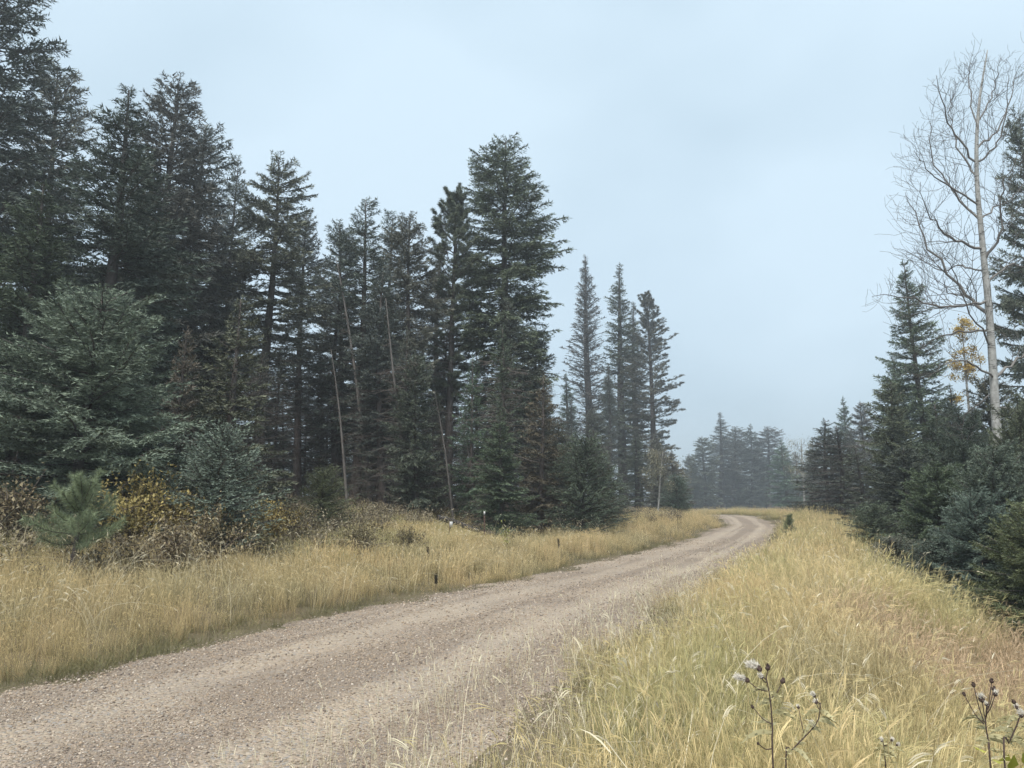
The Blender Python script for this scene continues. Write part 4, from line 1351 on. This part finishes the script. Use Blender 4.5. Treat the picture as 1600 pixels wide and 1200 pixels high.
# ------------------------------------------------------------------ young pines in the grass
def young_pine(px, Y, base_py, top, hw, label, seed, color=(1, 1, 1)):
    r2 = np.random.default_rng(seed)
    p = at(px, top, Y)
    zb = tz(p[0], Y) - 0.04
    H = p[2] - zb
    R = hw / F_PX * Y
    root = empty("young_pine", (p[0], Y, zb))
    tag(root, label, "pine")
    tm, tp, tt = trunk_mesh(H, 0.02 * H + 0.006, r2, sway=0.02 * H, top=0.006)
    link("trunk", tm, root)
    cr, wd = MB(), MB()
    for k in range(6):
        z = H * (0.40 + 0.10 * k)
        t = (z / H - 0.40) / 0.55
        for q in range(6):
            az = q * 1.05 + k * 0.6 + r2.uniform(-0.3, 0.3)
            Ln = R * (1 - 0.55 * t) * r2.uniform(0.6, 1.15)
            o = np.array([np.interp(z, tp[:, 2], tp[:, 0]), np.interp(z, tp[:, 2], tp[:, 1]), z])
            el = 0.30 + 0.6 * t + r2.uniform(-0.25, 0.25)
            d = np.array([math.cos(az) * math.cos(el), math.sin(az) * math.cos(el), math.sin(el)])
            P = spline(np.stack([o, o + d * Ln * 0.55 - [0, 0, 0.03 * Ln], o + d * Ln + [0, 0, 0.12 * Ln]]), 6)
            tube(wd, P, np.linspace(0.009, 0.003, 6), 4, 0.5, False)
            n = int((340 * Ln / 0.5 + 70) * min(1.0, (H / 1.3) ** 2.2) + 12)
            u = r2.uniform(0.1, 1.0, n)
            base = np.stack([np.interp(u, np.linspace(0, 1, 6), P[:, c]) for c in range(3)], 1)
            dd, a, b = frame(np.repeat(d[None], n, 0))
            ph = r2.uniform(0, 6.28, n)
            dirv = dd * r2.uniform(0.1, 0.9, n)[:, None] + (a * np.cos(ph)[:, None] + b * np.sin(ph)[:, None]) * 0.9 + [0, 0, 0.2]
            v, f = blades(base, dirv, r2.uniform(0.09, 0.17, n) * min(1, H / 1.3), np.full(n, 0.0042), r2)
            cr.add(v, f, np.repeat(np.clip(r2.uniform(0.3, 0.8) + r2.uniform(-0.2, 0.2, n), 0, 1), 3))
    n = 260
    base = np.stack([np.full(n, tp[-1, 0]), np.full(n, tp[-1, 1]), H - r2.uniform(0.0, 0.28, n) * H], 1)
    ph = r2.uniform(0, 6.28, n)
    v, f = blades(base, np.stack([np.cos(ph) * 0.6, np.sin(ph) * 0.6, np.full(n, 1.0)], 1), r2.uniform(0.08, 0.14, n) * min(1, H / 1.3), np.full(n, 0.0055), r2)
    cr.add(v, f, np.repeat(r2.uniform(0.4, 1, n), 3))
    link("branches", wd.mesh("young_pine_branches", M["wood"]), root)
    o = link("crown", cr.mesh("young_pine_crown", M["pine_needles"]), root)
    o.color = (*color, 1)
young_pine(121, 11.5, 905, 757, 74, "young green pine with slender dark trunk in the left grass", 5, (1.45, 1.55, 1.3))
young_pine(1232, 26, 838, 806, 14, "tiny young pine in the grass right of the road", 6, (1.1, 1.2, 0.95))

# ------------------------------------------------------------------ posts, markers and other small things
def plain(name, col, rough=0.6, metal=0.0):
    m, nt, bs, out = new_mat(name)
    geo = nd(nt, "ShaderNodeTexCoord")
    n1 = noise(nt, 18.0, 4, 0.6, geo.outputs["Object"])
    c = mixc(nt, ramp(nt, n1, 0.35, 0.7), tuple(v * 0.78 for v in col), col)
    nt.links.new(c, bs.inputs["Base Color"])
    bs.inputs["Roughness"].default_value = rough
    bs.inputs["Metallic"].default_value = metal
    return m
M["rust"] = plain("rusty_steel", (0.075, 0.045, 0.035), 0.8)
M["white"] = plain("white_paint", (0.62, 0.61, 0.58), 0.6)
M["char"] = plain("charred_wood", (0.03, 0.026, 0.024), 0.95)
M["log"] = bark_mat("log_bark", (0.03, 0.027, 0.025), (0.075, 0.065, 0.058), (3, 20, 20), 0.5)

def box(mb, lo, hi, tint=0.5, bev=0.0):
    (x0, y0, z0), (x1, y1, z1) = lo, hi
    b = bev
    v = []
    for z, q in ((z0, 0), (z1 - b, 0), (z1, b)):
        v += [(x0 + q, y0 + q, z), (x1 - q, y0 + q, z), (x1 - q, y1 - q, z), (x0 + q, y1 - q, z)]
    f = []
    for k in (0, 4):
        for q in range(4):
            a, c = k + q, k + (q + 1) % 4
            f += [(a, c, c + 4), (a, c + 4, a + 4)]
    f += [(8, 9, 10), (8, 10, 11), (0, 2, 1), (0, 3, 2)]
    mb.add(v, f, tint)

def t_post(px, Y, top, label, cap, capcol="white", sign=False):
    p = at(px, top, Y)
    zb = tz(p[0], Y) - 0.05
    H = p[2] - zb
    root = empty("fence_post", (p[0], Y, zb), 0.15)
    tag(root, label, "post", "metal posts in the left grass")
    mb = MB()
    top_h = H - (cap if not sign else 0)
    box(mb, (-0.022, -0.005, 0), (0.022, 0.005, top_h))            # T section
    box(mb, (-0.005, 0.0055, 0), (0.005, 0.040, top_h - 0.004))
    for k in range(int(top_h / 0.08)):
        box(mb, (-0.009, -0.012, 0.1 + k * 0.08), (0.009, -0.0052, 0.125 + k * 0.08))
    link("steel_post", mb.mesh("steel_post", M["rust"]), root)
    c = MB()
    if sign:
        box(c, (-0.01, -0.022, H - cap), (0.085, -0.014, H), bev=0.004)
        link("marker_plate", c.mesh("marker_plate", M["white"]), root)
    else:
        box(c, (-0.026, -0.012, top_h), (0.026, 0.042, H), bev=0.008)
        link("painted_cap", c.mesh("painted_cap", M["white"]), root)
t_post(757, ground_at(757, 848), 799, "dark steel fence post with white painted top at the forest edge", 0.11)
t_post(703, ground_at(703, 842), 815, "short rusty post carrying a white marker plate in the grass", 0.17, sign=True)
SY = ground_at(733, 836)
p = at(733, 828, SY)
mb = MB()
zb = tz(p[0], SY)
box(mb, (-0.085, -0.07, -0.03), (0.085, 0.07, p[2] - zb), bev=0.03)
wb = link("marker_stone", mb.mesh("marker_stone", M["white"]), None)
wb.location = (p[0], SY, zb)
tag(wb, "low white painted stone in the grass between the two posts", "stone")

def log_thing(px, Y, length, r, rz, label, lift=0.25):
    r2 = np.random.default_rng(px)
    x = (px - 800) / F_PX * Y
    root = empty("fallen_log", (x, Y, tz(x, Y)), rz)
    tag(root, label, "log")
    mb = MB()
    t = np.linspace(0, 1, 12)
    P = np.stack([(t - 0.5) * length, 0.05 * np.sin(t * 5), lift * (1 - t) + r * 0.7 + 0.03 * np.sin(t * 7)], 1)
    tube(mb, P, r * (1 - 0.4 * t), 9, 0.5, True, 0.1, r2)
    link("trunk", mb.mesh("log_trunk", M["log"], True), root)
    for q in range(5):
        k = r2.integers(2, 10)
        b = MB()
        d = r2.normal(size=3); d[2] = abs(d[2]) + 0.6; d /= np.linalg.norm(d)
        tube(b, np.stack([P[k], P[k] + d * 0.2, P[k] + d * r2.uniform(0.3, 0.5)]), [0.018, 0.012, 0.006], 5, 0.4)
        link("branch_stub", b.mesh("log_stub", M["log"]), root)
log_thing(730, 25.0, 1.9, 0.10, 0.15, "dark fallen log lying behind the white capped post", 0.55)
log_thing(60, 15.5, 2.4, 0.09, -0.2, "dark fallen log under the trees at the left frame edge", 0.5)

def stump(px, Y, top, r, label):
    r2 = np.random.default_rng(px)
    p = at(px, top, Y)
    zb = tz(p[0], Y)
    H = p[2] - zb
    mb = MB()
    t = np.linspace(0, 1, 8)
    P = np.stack([0.04 * np.sin(t * 4) + 0.12 * t, 0 * t, t * H - 0.05], 1)
    tube(mb, P, r * (1.25 - 0.55 * t ** 0.5) * np.r_[np.ones(7), 0.55], 9, 0.5, True, 0.2, r2)
    o = link("charred_stump", mb.mesh("charred_stump", M["char"]), None)
    o.location = (p[0], Y, zb)
    tag(o, label, "stump")
stump(606, ground_at(606, 815), 792, 0.07, "black charred stump leaning in the grass before the forest")

def mullein(px, Y, top, label):
    r2 = np.random.default_rng(px)
    p = at(px, top, Y)
    zb = tz(p[0], Y)
    H = p[2] - zb
    root = empty("mullein_stalk", (p[0], Y, zb))
    tag(root, label, "plant", "dead mullein stalks")
    mb = MB()
    t = np.linspace(0, 1, 6)
    tube(mb, np.stack([0.02 * np.sin(t * 3), 0 * t, t * H * 0.95 - 0.02], 1), 0.010 * (1 - 0.4 * t), 6, 0.3)
    link("stem", mb.mesh("mullein_stem", M["char"]), root)
    sp = MB()
    n = 150
    z = r2.uniform(0.42, 1.0, n) * H
    a = r2.uniform(0, 6.28, n)
    base = np.stack([np.cos(a) * 0.012 + 0.02 * np.sin(z / H * 3), np.sin(a) * 0.012, z], 1)
    v, f = blades(base, np.stack([np.cos(a), np.sin(a), np.full(n, 0.9)], 1), np.full(n, 0.035), np.full(n, 0.022), r2)
    sp.add(v, f, np.repeat(r2.random(n) * 0.5, 3))
    link("seed_spike", sp.mesh("mullein_spike", M["brown_weed"]), root)
mullein(680, ground_at(680, 924), 897, "dark dead mullein stalk at the left road edge")
mullein(668, 17.0, 855, "small dark stalk in the grass below the white marker plate")
mullein(872, 21.0, 842, "dark dead stalk in the grass right of the posts")

M["fern"] = foliage_mat("yellow_green_leaf", (0.22, 0.24, 0.06), (0.45, 0.44, 0.14), transl=0.3)
def leafy_plant(px, Y, top, label, color=(1, 1, 1)):
    r2 = np.random.default_rng(px)
    p = at(px, top, Y)
    zb = tz(p[0], Y)
    H = p[2] - zb
    root = empty("leafy_plant", (p[0], Y, zb))
    tag(root, label, "plant")
    st, lf = MB(), MB()
    for k in range(4):
        a = r2.uniform(0, 6.28)
        P = np.array([[0, 0, 0], [0.06 * math.cos(a), 0.06 * math.sin(a), H * 0.6], [0.16 * math.cos(a), 0.16 * math.sin(a), H * r2.uniform(0.8, 1.0)]])
        P = spline(P, 7)
        tube(st, P, np.linspace(0.006, 0.002, 7), 4, 0.4, False)
        C = P[r2.integers(1, 7, size=26)] + r2.normal(size=(26, 3)) * 0.05
        leaf_cards(lf, C, 0.035, r2)
    link("stem", st.mesh("leafy_stem", M["brown_weed"]), root)
    o = link("foliage", lf.mesh("leafy_foliage", M["fern"]), root)
    o.color = (*color, 1)
leafy_plant(794, 21.5, 818, "yellow green leafy plant right of the white capped post")
leafy_plant(1548, 2.75, 1128, "yellow leaved plant at the foot of the right thistle", (1.2, 1.15, 0.8))

# thistles gone to seed
M["thistle"] = foliage_mat("thistle_dark", (0.045, 0.030, 0.026), (0.12, 0.085, 0.07), False, 0.0, 0.85)
M["thistle_leaf"] = foliage_mat("thistle_leaf", (0.30, 0.26, 0.12), (0.55, 0.50, 0.30), False, 0.2, 0.7)
M["fluff"] = foliage_mat("seed_fluff", (0.70, 0.64, 0.55), (0.92, 0.87, 0.78), False, 0.4, 0.9)
def seed_head(root, c, d, r, fluff, r2):
    """bulb of overlapping bracts, with or without a burst of white down"""
    d = np.asarray(d, float); d /= np.linalg.norm(d)
    mb = MB()
    t = np.linspace(0, 1, 8)
    prof = r * np.array([0.25, 0.75, 1.0, 1.0, 0.85, 0.62, 0.45, 0.30])
    tube(mb, c + d * (t * r * 2.7)[:, None], prof, 9, 0.3, True, 0.05, r2)
    n = 46
    u = r2.uniform(0.1, 0.95, n)
    az = r2.uniform(0, 6.28, n)
    _, a, b = frame(np.repeat(d[None], n, 0))
    rad = a * np.cos(az)[:, None] + b * np.sin(az)[:, None]
    base = c + d * (u * r * 2.7)[:, None] + rad * np.interp(u, t, prof)[:, None] * 0.9
    v, f = blades(base, d + rad * 0.5, np.full(n, r * 0.8), np.full(n, r * 0.45), r2)
    mb.add(v, f, np.repeat(r2.random(n), 3))
    head = link("seed_head", mb.mesh("seed_head", M["thistle"], False), root)
    if fluff:
        fb = MB()
        n = int(480 * fluff ** 1.3)
        tip = c + d * r * 2.4
        drift = np.array([-1.0, 0.1, 0.15]) * (1.1 if fluff > 1.0 else 0.15)
        dirs = r2.normal(size=(n, 3)) * 0.75 + d * 0.8 + drift
        base = tip + r2.normal(size=(n, 3)) * r * 0.45 + drift * (r2.random(n) * r * 2.4 * fluff)[:, None]
        v, f = blades(base, dirs, r * r2.uniform(0.8, 2.3, n) * min(1.25, 0.5 + 0.6 * fluff), np.full(n, 0.0022), r2)
        fb.add(v, f, np.repeat(r2.random(n), 3))
        link("fluff", fb.mesh("fluff", M["fluff"]), head)

def thistle(Y, stem, heads, label, seed, r=0.0074, stem_r=0.0033):
    """stem: pixels of the main stalk from the top down; heads: (attach pixel, tip pixel, depth, size, fluff)"""
    r2 = np.random.default_rng(seed)
    top = [at(px, py, Y) for px, py in stem]
    bx = top[-1][0]
    base = np.array([bx, Y, tz(bx, Y)])
    root = empty("thistle", base)
    tag(root, label, "thistle", "seeding thistles in the foreground grass")
    P = spline(np.array(top[::-1]) - base if np.linalg.norm(top[-1] - base) < 0.05 else np.array([base - base] + [q - base for q in top[::-1]]), 16)
    mb = MB()
    tube(mb, P, np.linspace(stem_r, stem_r * 0.55, 16), 7, 0.4, True, 0.06, r2)
    link("stem", mb.mesh("thistle_stem", M["thistle"], True), root)
    for (ax, ay), (tx, ty), dep, sz, fl in heads:
        a = at(ax, ay, Y) - base
        e = at(tx, ty, Y + dep) - base
        b = MB()
        if np.linalg.norm(e - a) > 0.012:
            mid = (a + e) / 2 + np.array([0, 0, -0.12 * np.linalg.norm(e - a)])
            Q = spline(np.stack([a, mid, e]), 7)
            tube(b, Q, np.linspace(stem_r * 0.6, stem_r * 0.42, 7), 5, 0.35)
            link("side_stalk", b.mesh("side_stalk", M["thistle"], True), root)
            d = Q[-1] - Q[-2]
        else:
            d = np.array([0, 0, 1.0])
        seed_head(root, e, d, r * sz, fl, r2)
    for k in range(9):
        u = r2.uniform(0.3, 0.9)
        o = np.array([np.interp(u, np.linspace(0, 1, 16), P[:, c]) for c in range(3)])
        az = r2.uniform(0, 6.28)
        l = r2.uniform(0.04, 0.10)
        t = np.linspace(0, 1, 5)
        L = o + np.stack([np.cos(az) * l * t, np.sin(az) * l * t, l * (0.35 * t - 0.7 * t * t)], 1)
        lb = MB()
        ribbon(lb, L, 0.016 * np.array([0.3, 0.9, 1.0, 0.6, 0.05]), 0.3 + 0.6 * r2.random(), r2)
        for sgn in range(6):
            q = L[1 + sgn % 3]
            v, f = blades(q[None], np.array([[math.cos(az + (1.1 if sgn % 2 else -1.1)), math.sin(az + (1.1 if sgn % 2 else -1.1)), 0.1]]), np.array([0.02]), np.array([0.008]), r2)
            lb.add(v, f, 0.6)
        link("leaf", lb.mesh("thistle_leaf", M["thistle_leaf"]), root)
thistle(2.5, [(1197, 1058), (1203, 1090), (1207, 1140), (1208, 1200)],
        [((1197, 1060), (1199, 1048), 0.0, 1.0, 0.0), ((1197, 1062), (1189, 1050), 0.02, 1.05, 1.3), ((1197, 1066), (1191, 1060), -0.02, 0.8, 0.5),
         ((1199, 1080), (1171, 1066), 0.03, 0.95, 1.2), ((1206, 1090), (1221, 1068), 0.02, 1.0, 0.0), ((1207, 1132), (1178, 1107), 0.04, 0.6, 0.0), ((1206, 1170), (1186, 1163), -0.03, 0.55, 0.0)],
        "tallest dark stemmed thistle with white fluff on its top left heads", 31)
thistle(2.7, [(1282, 1098), (1276, 1130), (1240, 1170), (1228, 1200)],
        [((1281, 1100), (1274, 1090), 0.0, 0.7, 0.7), ((1280, 1108), (1276, 1100), 0.03, 0.7, 0.7), ((1262, 1140), (1268, 1133), 0.02, 0.65, 0.6), ((1258, 1150), (1248, 1108), 0.03, 0.6, 0.3)],
        "pale thistle with small fluffy heads right of the tallest thistle", 32, stem_r=0.003)
thistle(2.6, [(1542, 1110), (1540, 1130), (1546, 1170), (1548, 1200)],
        [((1541, 1112), (1549, 1068), 0.0, 0.85, 0.0), ((1541, 1112), (1552, 1080), 0.02, 0.85, 0.0), ((1541, 1116), (1554, 1088), -0.02, 0.8, 0.35), ((1540, 1125), (1535, 1098), 0.0, 1.15, 0.35),
         ((1538, 1128), (1522, 1074), 0.02, 0.8, 0.0), ((1538, 1132), (1508, 1088), 0.04, 0.7, 0.0), ((1541, 1120), (1541, 1103), -0.02, 0.6, 0.4)],
        "branched thistle with dark heads near the right frame edge", 33)
thistle(2.55, [(1596, 1110), (1590, 1130), (1578, 1160), (1570, 1200)],
        [((1595, 1112), (1586, 1100), 0.0, 0.75, 0.0), ((1594, 1116), (1590, 1108), 0.03, 0.75, 0.5), ((1593, 1124), (1596, 1122), 0.0, 0.9, 0.8)],
        "thistle cut off by the right frame edge", 34)
thistle(3.0, [(1380, 1160), (1382, 1175), (1384, 1200)],
        [((1380, 1162), (1378, 1160), 0.0, 0.6, 0.8), ((1382, 1165), (1392, 1158), 0.02, 0.6, 0.8), ((1382, 1170), (1400, 1165), 0.0, 0.55, 0.8)],
        "low thistle with tiny white tufts between the two big thistles", 35, stem_r=0.0028)

# ------------------------------------------------------------------ the misty air
hb = MB()
box(hb, (-330, -66, -8.5), (330, 486, 32), bev=0.0)
v, f, t = hb.arrays()
me = bpy.data.meshes.new("haze")
b = [(-330, -66, -8.5), (330, -66, -8.5), (330, 486, -8.5), (-330, 486, -8.5), (-330, -66, 32), (330, -66, 32), (330, 486, 32), (-330, 486, 32)]
me.from_pydata(b, [], [(0, 3, 2, 1), (4, 5, 6, 7), (0, 1, 5, 4), (1, 2, 6, 5), (2, 3, 7, 6), (3, 0, 4, 7)])
hm = bpy.data.materials.new("haze")
hm.use_nodes = True
hm.node_tree.nodes.clear()
ho = hm.node_tree.nodes.new("ShaderNodeOutputMaterial")
hv = hm.node_tree.nodes.new("ShaderNodeVolumePrincipled")
hv.inputs["Color"].default_value = (0.95, 0.98, 1.0, 1)
hv.inputs["Density"].default_value = 0.0019
hv.inputs["Anisotropy"].default_value = 0.4
hm.node_tree.links.new(hv.outputs[0], ho.inputs["Volume"])
me.materials.append(hm)
haze = link("haze", me)
tag(haze, kind="stuff", label="pale mist hanging over the whole road and forest")
print("TRIS", {k: p["tris"] for k, p in PR.items()}, sum(p["tris"] for p in PR.values()))
print("TOTAL", sum(len(m.polygons) for m in bpy.data.meshes))
